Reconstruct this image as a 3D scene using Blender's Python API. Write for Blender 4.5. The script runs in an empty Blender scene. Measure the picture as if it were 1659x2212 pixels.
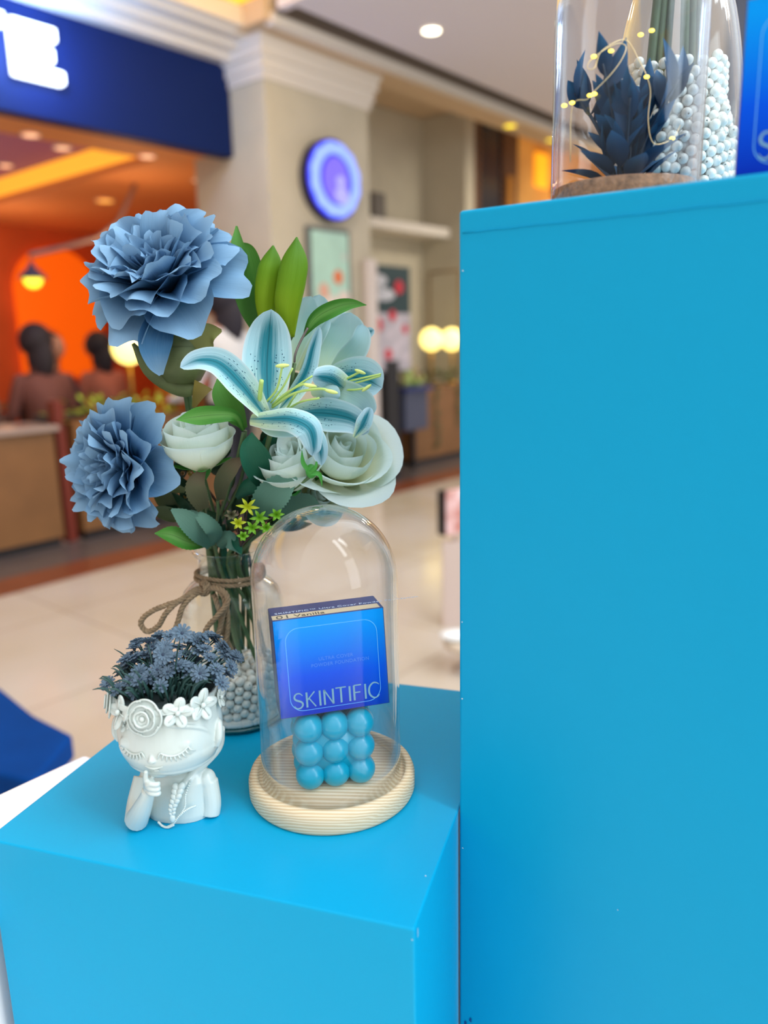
import bpy, bmesh, math, random
import numpy as np
from mathutils import Vector, Matrix, Quaternion
R = math.radians
PI = math.pi
random.seed(7)
COL = bpy.context.scene.collection
SC = bpy.context.scene

# ------------------------------------------------------------------ camera, world, lights, exposure
F, PIT, ROL, H = 1680.0, 0.2195, -0.0225, 1.30
ZT = H - 0.3275           # top of the low cube
ZP = 1.3732               # top of the tall pedestal
cam_d = bpy.data.cameras.new('camera'); cam = bpy.data.objects.new('camera', cam_d); COL.objects.link(cam)
SC.camera = cam
R0 = Vector((1, 0, 0)); U0 = Vector((0, math.sin(PIT), math.cos(PIT))); FW = Vector((0, math.cos(PIT), -math.sin(PIT)))
cr, sr = math.cos(ROL), math.sin(ROL)
RX = R0*cr + U0*sr; UX = U0*cr - R0*sr
cam.matrix_world = Matrix(((RX.x, UX.x, -FW.x, 0), (RX.y, UX.y, -FW.y, 0), (RX.z, UX.z, -FW.z, H), (0, 0, 0, 1)))
cam_d.sensor_fit = 'VERTICAL'; cam_d.sensor_height = 36.0; cam_d.lens = F*36.0/2212
cam_d.clip_start = 0.02; cam_d.clip_end = 200
cam_d.dof.use_dof = True; cam_d.dof.focus_distance = 0.56; cam_d.dof.aperture_fstop = 3.6
SC.view_settings.view_transform = 'Standard'; SC.view_settings.look = 'None'
SC.view_settings.gamma = 1; SC.view_settings.use_curve_mapping = False
SC.view_settings.exposure = 0.0

W = bpy.data.worlds.new('mall_daylight'); SC.world = W; W.use_nodes = True
nt = W.node_tree; nt.nodes.clear()
wo = nt.nodes.new('ShaderNodeOutputWorld'); bg = nt.nodes.new('ShaderNodeBackground')
tc = nt.nodes.new('ShaderNodeTexCoord'); sx = nt.nodes.new('ShaderNodeSeparateXYZ'); rp = nt.nodes.new('ShaderNodeValToRGB')
mp = nt.nodes.new('ShaderNodeMapRange'); mp.inputs[1].default_value = -1; mp.inputs[2].default_value = 1
nt.links.new(tc.outputs['Generated'], sx.inputs[0]); nt.links.new(sx.outputs['Z'], mp.inputs[0]); nt.links.new(mp.outputs[0], rp.inputs[0])
e = rp.color_ramp.elements; e[0].position = 0.3; e[0].color = (.24, .24, .25, 1); e[1].position = 0.95; e[1].color = (1.42, 1.48, 1.55, 1)
m_ = e.new(0.55); m_.color = (.47, .47, .48, 1)
nt.links.new(rp.outputs[0], bg.inputs[0]); bg.inputs[1].default_value = 1.55; nt.links.new(bg.outputs[0], wo.inputs[0])

def area(name, loc, target, sx_, sy_, power, col):
    l = bpy.data.lights.new(name, 'AREA'); l.shape = 'RECTANGLE'; l.size = sx_; l.size_y = sy_; l.energy = power; l.color = col
    o = bpy.data.objects.new(name, l); COL.objects.link(o); o.location = loc
    o.rotation_euler = (Vector(target)-Vector(loc)).to_track_quat('-Z', 'Y').to_euler(); return o
def point(name, loc, power, col, r=.05):
    l = bpy.data.lights.new(name, 'POINT'); l.energy = power; l.color = col; l.shadow_soft_size = r
    o = bpy.data.objects.new(name, l); COL.objects.link(o); o.location = loc; return o
# panes of the atrium skylight high over the corridor
for i in range(4):
    area('skylight_lamp', (2.6+.9*i, -1.6+.9*i, 6.2), (0, .5, 1), .55, 3.2, 75, (.9, .96, 1))
area('added_glass_edge_lamp', (2.6, -1.3, 2.0), (0, .5, 1.1), 1.3, 2.5, 45, (.86, .94, 1))  # unseen area lamp added at the right to brighten reflections on the glass edges
area('skylight_lamp', (-3.2, -1.0, 6.0), (0, .5, 1), 1.6, 1.2, 70, (1, .95, .92))

# ------------------------------------------------------------------ photo-to-place helpers
def ray(px, py):
    a, b = (px-829.5)/F, (py-1106)/F
    u = a*cr + b*sr; v = -a*sr + b*cr
    return Vector((u, math.cos(PIT)-v*math.sin(PIT), -math.sin(PIT)-v*math.cos(PIT)))
CAM = Vector((0, 0, H))
def at(px, py, Y): return CAM + ray(px, py)*(Y/ray(px, py).y)
def onz(px, py, z): return CAM + ray(px, py)*((z-H)/ray(px, py).z)
SA = R(50); SV = Vector((math.cos(SA), math.sin(SA), 0)); NV = Vector((math.sin(SA), -math.cos(SA), 0))
def sdz(s, d, z): return SV*s + NV*d + Vector((0, 0, z))     # shopfront frame: along the front, out from it, up

# ------------------------------------------------------------------ materials
def lin(c):
    f = lambda x: x/12.92 if x <= .04045 else ((x+.055)/1.055)**2.4
    return tuple(f(v/255) for v in c[:3]) + (1,)
def mat(name, rgb, rough=.5, metal=0, spec=.5, vary=0, vscale=20, bump=0, bscale=200, emit=None, estr=0, coat=0, sss=0, rgb2=None, trans=0):
    m = bpy.data.materials.new(name); m.use_nodes = True; n = m.node_tree; b = n.nodes['Principled BSDF']
    b.inputs['Roughness'].default_value = rough; b.inputs['Metallic'].default_value = metal
    b.inputs['Specular IOR Level'].default_value = spec; b.inputs['Coat Weight'].default_value = coat
    b.inputs['Coat Roughness'].default_value = .08
    c = lin(rgb); b.inputs['Base Color'].default_value = c
    if sss:
        b.inputs['Subsurface Weight'].default_value = sss; b.inputs['Subsurface Radius'].default_value = (.004, .003, .003); b.inputs['Subsurface Scale'].default_value = 1
    if emit: b.inputs['Emission Color'].default_value = lin(emit); b.inputs['Emission Strength'].default_value = estr
    co = n.nodes.new('ShaderNodeTexCoord')
    if vary or rgb2:
        nz = n.nodes.new('ShaderNodeTexNoise'); nz.inputs['Scale'].default_value = vscale; nz.inputs['Detail'].default_value = 4
        n.links.new(co.outputs['Object'], nz.inputs['Vector'])
        r = n.nodes.new('ShaderNodeValToRGB'); r.color_ramp.elements[0].position = .3; r.color_ramp.elements[1].position = .7
        c2 = lin(rgb2) if rgb2 else c
        r.color_ramp.elements[0].color = tuple(max(0, x*(1-vary)) for x in c[:3])+(1,)
        r.color_ramp.elements[1].color = tuple(min(1, x*(1+vary)) for x in c2[:3])+(1,)
        n.links.new(nz.outputs['Fac'], r.inputs[0]); n.links.new(r.outputs[0], b.inputs['Base Color'])
    if bump:
        nb = n.nodes.new('ShaderNodeTexNoise'); nb.inputs['Scale'].default_value = bscale; nb.inputs['Detail'].default_value = 3
        n.links.new(co.outputs['Object'], nb.inputs['Vector'])
        bp = n.nodes.new('ShaderNodeBump'); bp.inputs['Strength'].default_value = bump; bp.inputs['Distance'].default_value = .002
        n.links.new(nb.outputs['Fac'], bp.inputs['Height']); n.links.new(bp.outputs[0], b.inputs['Normal'])
    if trans:
        out = n.nodes['Material Output']; t = n.nodes.new('ShaderNodeBsdfTranslucent'); mx = n.nodes.new('ShaderNodeMixShader')
        t.inputs[0].default_value = c
        if b.inputs['Base Color'].links: n.links.new(b.inputs['Base Color'].links[0].from_socket, t.inputs[0])
        mx.inputs[0].default_value = trans; n.links.new(b.outputs[0], mx.inputs[1]); n.links.new(t.outputs[0], mx.inputs[2]); n.links.new(mx.outputs[0], out.inputs[0])
    return m
def petal_mat(name, base, mid, edge, rough=.65, trans=.25, side=None, vein=.15, freckle=None, central=None):
    """base>mid>edge along the petal, optional central stripe and freckles, all pigment in UV"""
    m = bpy.data.materials.new(name); m.use_nodes = True; n = m.node_tree; b = n.nodes['Principled BSDF']; L = n.links.new
    b.inputs['Roughness'].default_value = rough; b.inputs['Specular IOR Level'].default_value = .25
    uv = n.nodes.new('ShaderNodeUVMap'); s = n.nodes.new('ShaderNodeSeparateXYZ'); L(uv.outputs[0], s.inputs[0])
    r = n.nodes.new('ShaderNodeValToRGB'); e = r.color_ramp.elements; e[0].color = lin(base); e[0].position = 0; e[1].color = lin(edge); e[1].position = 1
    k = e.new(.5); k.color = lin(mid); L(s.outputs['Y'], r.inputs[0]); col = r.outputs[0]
    mth = lambda op, a, bb=None: None
    def M(op, a, c=None):
        q = n.nodes.new('ShaderNodeMath'); q.operation = op; q.use_clamp = False
        for i, v in enumerate((a, c)):
            if v is None: continue
            if isinstance(v, (int, float)): q.inputs[i].default_value = v
            else: L(v, q.inputs[i])
        return q.outputs[0]
    def mix(f, a, c):
        q = n.nodes.new('ShaderNodeMix'); q.data_type = 'RGBA'; q.clamp_factor = True; L(f, q.inputs[0])
        for i, v in ((6, a), (7, c)):
            if isinstance(v, tuple): q.inputs[i].default_value = v
            else: L(v, q.inputs[i])
        return q.outputs[2]
    cu = M('ABSOLUTE', M('SUBTRACT', s.outputs['X'], .5))          # 0 centre .. .5 edge
    ns = n.nodes.new('ShaderNodeTexNoise'); ns.inputs['Scale'].default_value = 1; ns.inputs['Detail'].default_value = 3
    mp_ = n.nodes.new('ShaderNodeMapping'); mp_.inputs['Scale'].default_value = (26, 2.2, 1); L(uv.outputs[0], mp_.inputs[0]); L(mp_.outputs[0], ns.inputs['Vector'])
    if central:
        env = M('MULTIPLY', M('SUBTRACT', 1.0, M('POWER', M('ABSOLUTE', M('SUBTRACT', M('MULTIPLY', s.outputs['Y'], 1.75), .8)), 2.4)), 1.0)
        wdt = M('SUBTRACT', M('ADD', 1.35, M('MULTIPLY', M('SUBTRACT', ns.outputs['Fac'], .5), 1.6)), M('MULTIPLY', cu, 4.6))
        f = M('MINIMUM', M('MULTIPLY', M('MAXIMUM', wdt, 0.0), M('MAXIMUM', env, 0.0)), .96)
        col = mix(f, col, lin(central))
        line = M('MULTIPLY', M('MAXIMUM', M('SUBTRACT', 1.0, M('MULTIPLY', cu, 45.0)), 0.0), .7)
        col = mix(line, col, lin(tuple(int(x*.55) for x in central)))
        if freckle:
            vo = n.nodes.new('ShaderNodeTexVoronoi'); vo.inputs['Scale'].default_value = 1; vo.inputs['Randomness'].default_value = 1
            m2 = n.nodes.new('ShaderNodeMapping'); m2.inputs['Scale'].default_value = (20, 34, 1); L(uv.outputs[0], m2.inputs[0]); L(m2.outputs[0], vo.inputs['Vector'])
            dots = M('LESS_THAN', vo.outputs['Distance'], .22)
            zone = M('MULTIPLY', M('MULTIPLY', M('GREATER_THAN', cu, .13), M('LESS_THAN', cu, .33)), M('MULTIPLY', M('LESS_THAN', s.outputs['Y'], .6), M('GREATER_THAN', s.outputs['Y'], .12)))
            col = mix(M('MULTIPLY', dots, zone), col, lin(freckle))
    else:
        vv = M('MULTIPLY', M('SUBTRACT', ns.outputs['Fac'], .45), vein*3)
        col = mix(M('MAXIMUM', vv, 0.0), col, lin(edge))
    if side:
        col = mix(M('MULTIPLY', M('MAXIMUM', M('MULTIPLY', M('SUBTRACT', cu, .40), 9.0), 0.0), .7), col, lin(side))
    L(col, b.inputs['Base Color'])
    bp = n.nodes.new('ShaderNodeBump'); bp.inputs['Strength'].default_value = .25; bp.inputs['Distance'].default_value = .0015; L(ns.outputs['Fac'], bp.inputs['Height']); L(bp.outputs[0], b.inputs['Normal'])
    t = n.nodes.new('ShaderNodeBsdfTranslucent'); L(col, t.inputs[0]); mx = n.nodes.new('ShaderNodeMixShader'); mx.inputs[0].default_value = trans
    L(b.outputs[0], mx.inputs[1]); L(t.outputs[0], mx.inputs[2]); L(mx.outputs[0], n.nodes['Material Output'].inputs[0])
    return m
def glass_mat(name, tint=(1, 1, 1), boost=1.0, ior=1.5):
    m = bpy.data.materials.new(name); m.use_nodes = True; n = m.node_tree; n.nodes.clear(); L = n.links.new
    o = n.nodes.new('ShaderNodeOutputMaterial'); mx = n.nodes.new('ShaderNodeMixShader'); t = n.nodes.new('ShaderNodeBsdfTransparent'); g = n.nodes.new('ShaderNodeBsdfGlossy')
    g.inputs['Roughness'].default_value = .015; g.inputs[0].default_value = (.93, .98, 1, 1); t.inputs[0].default_value = (*tint, 1)
    lw = n.nodes.new('ShaderNodeLayerWeight'); lw.inputs[0].default_value = .5      # facing: 0 head-on .. 1 grazing, same for both sides
    pw = n.nodes.new('ShaderNodeMath'); pw.operation = 'POWER'; L(lw.outputs['Facing'], pw.inputs[0]); pw.inputs[1].default_value = 3.0
    k = n.nodes.new('ShaderNodeMath'); k.operation = 'MULTIPLY_ADD'; k.use_clamp = True; L(pw.outputs[0], k.inputs[0]); k.inputs[1].default_value = .95*boost; k.inputs[2].default_value = .011*boost
    L(k.outputs[0], mx.inputs[0]); L(t.outputs[0], mx.inputs[1]); L(g.outputs[0], mx.inputs[2]); L(mx.outputs[0], o.inputs[0])
    # waviness of blown glass
    nz = n.nodes.new('ShaderNodeTexNoise'); co = n.nodes.new('ShaderNodeTexCoord'); nz.inputs['Scale'].default_value = 14; L(co.outputs['Object'], nz.inputs['Vector'])
    bp = n.nodes.new('ShaderNodeBump'); bp.inputs['Strength'].default_value = .12; bp.inputs['Distance'].default_value = .006; L(nz.outputs['Fac'], bp.inputs['Height']); L(bp.outputs[0], g.inputs['Normal'])
    return m
def wood_mat(name, a, b_, scale=1.0, rough=.55, rings=True):
    m = bpy.data.materials.new(name); m.use_nodes = True; n = m.node_tree; b = n.nodes['Principled BSDF']; L = n.links.new
    b.inputs['Roughness'].default_value = rough
    co = n.nodes.new('ShaderNodeTexCoord'); mp_ = n.nodes.new('ShaderNodeMapping'); L(co.outputs['Object'], mp_.inputs[0])
    mp_.inputs['Scale'].default_value = (scale*.06, scale*.8, scale*1.5)
    w = n.nodes.new('ShaderNodeTexWave'); w.inputs['Scale'].default_value = 1; w.bands_direction = 'DIAGONAL'; w.inputs['Distortion'].default_value = 5.0; w.inputs['Detail'].default_value = 3; w.inputs['Detail Scale'].default_value = .5
    L(mp_.outputs[0], w.inputs['Vector']); r = n.nodes.new('ShaderNodeValToRGB'); e = r.color_ramp.elements
    e[0].color = lin(a); e[0].position = .25; e[1].color = lin(b_); e[1].position = .95; L(w.outputs['Fac'], r.inputs[0]); L(r.outputs[0], b.inputs['Base Color'])
    return m

# ------------------------------------------------------------------ mesh helpers
def tag(o, label, cat, group=None, kind=None):
    if label: o['label'] = label
    if cat: o['category'] = cat
    if group: o['group'] = group
    if kind: o['kind'] = kind
    return o
def root_of(p):
    while p.parent: p = p.parent
    return p
def link(name, me, m, parent=None):
    o = bpy.data.objects.new(name, me); COL.objects.link(o)
    if m: me.materials.clear(); me.materials.append(m)
    if parent: o.parent = parent
    return o
class MB:
    def __init__(s): s.v = []; s.f = []; s.uv = []; s.mi = []
    def add(s, v, f, uv=None, mi=0):
        o = len(s.v); s.v += [tuple(x) for x in v]; s.f += [tuple(i+o for i in q) for q in f]
        s.uv += uv if uv else [(0, 0)]*len(v); s.mi += [mi]*len(f); return s
    def build(s, name, m, parent=None, origin=None, smooth=True, world=True, mats=None):
        """vertices are given in world space; stored relative to the thing's origin"""
        off = Vector((0, 0, 0))
        if parent: off = root_of(parent).location.copy()
        elif origin is not None: off = Vector(origin)
        me = bpy.data.meshes.new(name); me.from_pydata([(x-off.x, y-off.y, z-off.z) for x, y, z in s.v], [], s.f)
        ul = me.uv_layers.new(name='UVMap')
        for l in me.loops: ul.data[l.index].uv = s.uv[l.vertex_index]
        for p, k in zip(me.polygons, s.mi): p.use_smooth = smooth; p.material_index = k
        me.update(); o = link(name, me, None, parent)
        for q in (mats or [m]): me.materials.append(q)
        if not parent: o.location = off
        return o
def empty(name, loc, label, cat, group=None, kind=None):
    o = bpy.data.objects.new(name, None); COL.objects.link(o); o.location = loc; o.empty_display_size = .02
    return tag(o, label, cat, group, kind)
def grid_faces(nu, nv, wrap=False):
    f = []
    for j in range(nv-1):
        for i in range(nu if wrap else nu-1):
            a = j*nu+i; b = j*nu+(i+1) % nu; f.append((a, b, b+nu, a+nu))
    return f
def lathe(mb, prof, c=(0, 0, 0), n=48, caps=True):
    v = []; uv = []
    for k, (r, z) in enumerate(prof):
        for i in range(n):
            t = 2*PI*i/n; v.append((c[0]+r*math.cos(t), c[1]+r*math.sin(t), c[2]+z)); uv.append((i/n, k/(len(prof)-1)))
    mb.add(v, grid_faces(n, len(prof), True), uv)
    if caps:
        for k in (0, len(prof)-1):
            if prof[k][0] > 1e-5:
                o = len(mb.v); mb.add([v[k*n+i] for i in range(n)], [tuple(range(n)) if k else tuple(reversed(range(n)))])
    return mb
def catmull(P, n):
    P = [Vector(p) for p in P]
    if len(P) == 2: return [P[0].lerp(P[1], i/(n-1)) for i in range(n)]
    Q = [P[0]*2-P[1]]+P+[P[-1]*2-P[-2]]; out = []
    for i in range(n):
        t = i/(n-1)*(len(P)-1); k = min(int(t), len(P)-2); t -= k
        a, b, c, d = Q[k:k+4]
        out.append(.5*((2*b)+(c-a)*t+(2*a-5*b+4*c-d)*t*t+(3*b-a-3*c+d)*t**3))
    return out
def interp(A, n):
    r = []
    for i in range(n):
        t = i/(n-1)*(len(A)-1); k = min(int(t), len(A)-2); t -= k; b_, c_ = A[k], A[k+1]; a_ = A[k-1] if k else 2*b_-c_; d_ = A[k+2] if k+2 < len(A) else 2*c_-b_
        y = .5*(2*b_+(c_-a_)*t+(2*a_-5*b_+4*c_-d_)*t*t+(3*b_-a_-3*c_+d_)*t**3); r.append(max(y, min(b_, c_)*.6) if min(b_, c_) >= 0 else y)
    return r
def tube(mb, P, r, n=8, seg=None, caps=True):
    P = catmull(P, seg or max(2, (len(P)-1)*5+1)) if seg != 0 else [Vector(p) for p in P]
    rr = interp(r, len(P)) if isinstance(r, (list, tuple)) else [r]*len(P)
    t = (P[1]-P[0]).normalized(); up = Vector((0, 0, 1)) if abs(t.z) < .9 else Vector((1, 0, 0)); a = t.cross(up).normalized()
    v = []; uv = []
    for i, p in enumerate(P):
        t = (P[min(i+1, len(P)-1)]-P[max(i-1, 0)]).normalized(); a = (a-t*a.dot(t)).normalized(); b = t.cross(a)
        for k in range(n):
            q = 2*PI*k/n; v.append(p+(a*math.cos(q)+b*math.sin(q))*rr[i]); uv.append((k/n, i/(len(P)-1)))
    f = grid_faces(n, len(P), True)
    if caps: f += [tuple(reversed(range(n))), tuple(range((len(P)-1)*n, len(P)*n))]
    mb.add(v, f, uv); return mb
def rope(mb, P, r, pitch=.009, strands=3):
    Q = catmull(P, max(16, int(sum((Vector(P[i+1])-Vector(P[i])).length for i in range(len(P)-1))/.0012)))
    t = (Q[1]-Q[0]).normalized(); a = t.orthogonal().normalized(); L = 0; S = [[] for _ in range(strands)]
    for i, p in enumerate(Q):
        if i: L += (p-Q[i-1]).length
        t = (Q[min(i+1, len(Q)-1)]-Q[max(i-1, 0)]).normalized(); a = (a-t*a.dot(t)).normalized(); b = t.cross(a)
        for s in range(strands):
            q = 2*PI*(L/pitch+s/strands); S[s].append(p+(a*math.cos(q)+b*math.sin(q))*r*.52)
    for s in S: tube(mb, s, r*.56, 6, 0)
    # loose fibres
    for i in range(0, len(Q), 3):
        d = Vector([random.uniform(-1, 1) for _ in range(3)]).normalized(); p = Q[i]+d*r*.8
        tube(mb, [p, p+d*r*.9+(Q[min(i+1, len(Q)-1)]-Q[i])*1.2], r*.05, 3, 2)
    return mb
def boxv(mb, c, sx_, sy_, sz_, M=None, mi=0):
    """box, centre c, full sizes, optional rotation matrix"""
    M = M or Matrix.Identity(3); v = []
    for dz in (-.5, .5):
        for dy in (-.5, .5):
            for dx in (-.5, .5): v.append(Vector(c)+M@Vector((dx*sx_, dy*sy_, dz*sz_)))
    mb.add(v, [(0, 2, 3, 1), (4, 5, 7, 6), (0, 1, 5, 4), (2, 6, 7, 3), (0, 4, 6, 2), (1, 3, 7, 5)], mi=mi); return mb
def bevel_obj(o, w=.002, seg=3):
    bm = bmesh.new(); bm.from_mesh(o.data); bmesh.ops.bevel(bm, geom=bm.edges[:], offset=w, segments=seg, affect='EDGES', profile=.5)
    bm.to_mesh(o.data); bm.free()
    for p in o.data.polygons: p.use_smooth = False
    return o
def rotz(a): return Matrix.Rotation(a, 3, 'Z')
MS = rotz(SA)      # local x along the shopfront, local y = -NV (away)
def sbox(name, s0, s1, d0, d1, z0, z1, m, parent=None, bev=0):
    mb = MB(); c = sdz((s0+s1)/2, (d0+d1)/2, (z0+z1)/2); boxv(mb, c, abs(s1-s0), abs(d1-d0), z1-z0, MS)
    o = mb.build(name, m, parent, origin=None if parent else sdz((s0+s1)/2, (d0+d1)/2, z0), smooth=False)
    if bev: bevel_obj(o, bev)
    return o
def sph(mb, c, r, nu=16, nv=10, sc=(1, 1, 1), M=None, mi=0):
    v = []; uv = []
    for j in range(nv+1):
        t = PI*j/nv
        for i in range(nu):
            p = 2*PI*i/nu; q = Vector((math.sin(t)*math.cos(p)*sc[0], math.sin(t)*math.sin(p)*sc[1], -math.cos(t)*sc[2]))*r
            v.append(Vector(c)+((M@q) if M else q)); uv.append((i/nu, j/nv))
    mb.add(v, grid_faces(nu, nv+1, True), uv, mi); return mb
def frame(axis, hint=Vector((0, 0, 1))):
    a = Vector(axis).normalized(); x = hint.cross(a)
    if x.length < 1e-3: x = Vector((1, 0, 0)).cross(a)
    x.normalize(); y = a.cross(x); return x, y, a
def ribbon(mb, spine, hw, cup=.8, sign=1, roll=0, nu=11, nv=18, ruffle=0, rk=3, serr=0, ph=0, tip=0):
    """petal or leaf blade: spine = (px,py,Y) triples, hw = half widths in photo px"""
    P = catmull([at(*p) for p in spine], nv); Ys = [p.y for p in P]
    ws = interp(hw, nv); rl = interp(roll, nv) if isinstance(roll, (list, tuple)) else [roll]*nv
    if tip:
        for j in range(nv):
            q_ = (j/(nv-1)-(1-tip))/tip
            if q_ > 0: ws[j] *= math.sqrt(max(0, 1-q_**2.2))
    v = []; uv = []
    for j in range(nv):
        t = (P[min(j+1, nv-1)]-P[max(j-1, 0)]).normalized(); vd = (CAM-P[j]).normalized()
        s = t.cross(vd).normalized(); s = Quaternion(t, R(rl[j]))@s; n = s.cross(t).normalized()
        if n.dot(vd) < 0 and abs(rl[j]) < 89: n = -n
        w = max(ws[j], .05)*Ys[j]/F; k = max(abs(cup), .01)
        for i in range(nu):
            u = -1+2*i/(nu-1); w2 = w*(1+(serr*(1 if (j % 2) else -1)*abs(u)**4))
            off = sign*(1-math.cos(u*k))/k*w2 + ruffle*w*abs(u)**2*math.sin(rk*2*PI*j/nv+ph+u*1.3)
            v.append(P[j]+s*(w2*math.sin(u*k)/k)+n*off); uv.append(((u+1)/2, j/(nv-1)))
    mb.add(v, grid_faces(nu, nv), uv); return mb
def copy_tree(o, parent=None):
    c = o.copy(); COL.objects.link(c)
    if parent: c.parent = parent
    for ch in list(o.children): copy_tree(ch, c)
    return c
def text_mesh(s, size, m, name, parent, Mw, spacing=1.0, ext=.00005):
    """flat lettering laid on a face; Mw maps text x,y to the face (world)"""
    cu = bpy.data.curves.new(name, 'FONT'); cu.body = s; cu.size = size; cu.extrude = ext; cu.space_character = spacing; cu.resolution_u = 4
    t = bpy.data.objects.new(name, cu); COL.objects.link(t); bpy.context.view_layer.update()
    me = bpy.data.meshes.new_from_object(t.evaluated_get(bpy.context.evaluated_depsgraph_get())); COL.objects.unlink(t); bpy.data.objects.remove(t)
    off = root_of(parent).location
    me.transform(Matrix.Translation(-off)@Mw); me.name = name
    return link(name, me, m, parent)

# ------------------------------------------------------------------ the setting
M_beige = mat('cream_plaster', (194, 187, 168), .7, vary=.06, vscale=3)
M_ceil = mat('ceiling_paint', (222, 218, 226), .8)
M_white = mat('white_paint', (222, 216, 208), .55)
M_dark = mat('dark_gap', (112, 100, 90), .8)
M_navy = mat('navy_fascia', (12, 34, 88), .6, spec=.15)
M_orange = mat('orange_wall', (208, 96, 44), .7, vary=.12, vscale=2)
M_orceil = mat('warm_ceiling', (224, 150, 92), .7)
M_purple = mat('mauve_ceiling', (150, 92, 150), .7)
M_black = mat('black_plastic', (28, 26, 30), .5)

def floor_mat():
    m = bpy.data.materials.new('polished_marble'); m.use_nodes = True; n = m.node_tree; b = n.nodes['Principled BSDF']; L = n.links.new
    co = n.nodes.new('ShaderNodeTexCoord'); b.inputs['Roughness'].default_value = .15; b.inputs['Specular IOR Level'].default_value = .45
    nz = n.nodes.new('ShaderNodeTexNoise'); nz.inputs['Scale'].default_value = .9; nz.inputs['Detail'].default_value = 5; L(co.outputs['Object'], nz.inputs['Vector'])
    r = n.nodes.new('ShaderNodeValToRGB'); r.color_ramp.elements[0].position = .35; r.color_ramp.elements[1].position = .68
    r.color_ramp.elements[0].color = lin((190, 176, 152)); r.color_ramp.elements[1].color = lin((204, 196, 188)); L(nz.outputs['Fac'], r.inputs[0])
    mp_ = n.nodes.new('ShaderNodeMapping'); mp_.inputs['Rotation'].default_value = (0, 0, -SA); L(co.outputs['Object'], mp_.inputs[0])
    br = n.nodes.new('ShaderNodeTexBrick'); br.offset = 0; br.inputs['Scale'].default_value = 1; br.inputs['Brick Width'].default_value = .9; br.inputs['Row Height'].default_value = .9
    br.inputs['Mortar Size'].default_value = .006; L(mp_.outputs[0], br.inputs['Vector'])
    br.inputs['Color1'].default_value = (1, 1, 1, 1); br.inputs['Color2'].default_value = (.93, .91, .89, 1); br.inputs['Mortar'].default_value = (.75, .7, .66, 1)
    mx = n.nodes.new('ShaderNodeMix'); mx.data_type = 'RGBA'; mx.blend_type = 'MULTIPLY'; mx.inputs[0].default_value = 1; L(r.outputs[0], mx.inputs[6]); L(br.outputs[0], mx.inputs[7]); L(mx.outputs[2], b.inputs['Base Color'])
    return m
def slab(name, corners, z0, z1, m, kind='structure', label=None, cat=None):
    mb = MB(); k = len(corners); v = [Vector((c.x, c.y, z0)) for c in corners]+[Vector((c.x, c.y, z1)) for c in corners]
    mb.add(v, [tuple(reversed(range(k))), tuple(range(k, 2*k))]+[(i, (i+1) % k, (i+1) % k+k, i+k) for i in range(k)])
    o = mb.build(name, m, origin=(0, 0, 0), smooth=False)
    if kind: o['kind'] = kind
    if label: tag(o, label, cat)
    return o
q = lambda s, d: sdz(s, d, 0)
slab('floor', [q(-8, -14), q(20, -14), q(20, 7), q(-8, 7)], -.05, 0, floor_mat())
M_stripg = mat('dark_stone_border', (92, 84, 84), .3, vary=.1, vscale=6); M_stripb = mat('brown_stone_border', (128, 70, 46), .28, vary=.15, vscale=5)
o = sbox('trim_floor_dark', -6, 18, -4.9, -4.42, .0, .004, M_stripg); o['kind'] = 'structure'
o = sbox('trim_floor_brown', -6, 18, -4.42, -4.12, .0, .004, M_stripb); o['kind'] = 'structure'
# corridor ceiling with the slot, soffit, cove
ZC = 3.42
slab('ceiling', [q(4.02, -4.02), q(19, -4.02), q(19, 3), q(4.02, -1)], ZC, ZC+.12, M_ceil)
slab('ceiling_left', [q(-6, -2.9), q(4.02, -2.9), q(4.02, -1.0), q(-6, 0)], ZC, ZC+.12, M_ceil)
slab('ceiling_end', [q(3.95, -4.13), q(4.02, -4.13), q(4.02, -2.9), q(3.95, -2.9)], ZC, ZC+.12, M_ceil)
slab('ceiling_slot', [q(4.02, -4.225), q(19, -4.225), q(19, -4.20), q(4.02, -4.20)], ZC+.012, ZC+.2, M_dark)
slab('ceiling_slot_top', [q(4.02, -4.2), q(19, -4.2), q(19, -3.98), q(4.02, -3.98)], ZC+.14, ZC+.2, M_dark)
M_soff = mat('soffit_paint', (206, 180, 146), .8)
slab('ceiling_soffit', [q(3.95, -4.62), q(34, -4.62), q(34, -4.25), q(3.95, -4.25)], ZC-.03, ZC+.4, M_soff)
slab('ceiling_recess', [q(3.95, -6.3), q(34, -6.3), q(34, -4.62), q(3.95, -4.62)], 3.76, 3.84, M_soff)
slab('trim_1', [q(4.0, -4.3), q(19, -4.3), q(19, -4.22), q(4.0, -4.22)], ZC-.05, ZC+.02, M_white)
slab('ceiling_over_shopfront', [q(-6, -5.0), q(3.95, -5.0), q(3.95, -4.47), q(-6, -4.47)], ZC-.02, ZC+.1, M_white)
# gold-lit cove
M_cove = mat('gold_lit_cove', (250, 200, 70), .6, emit=(255, 190, 40), estr=1.0)
slab('ceiling_cove', [q(-6, -4.5), q(3.97, -4.5), q(3.97, -2.9), q(-6, -2.9)], ZC+.12, ZC+.2, M_cove)
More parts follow.
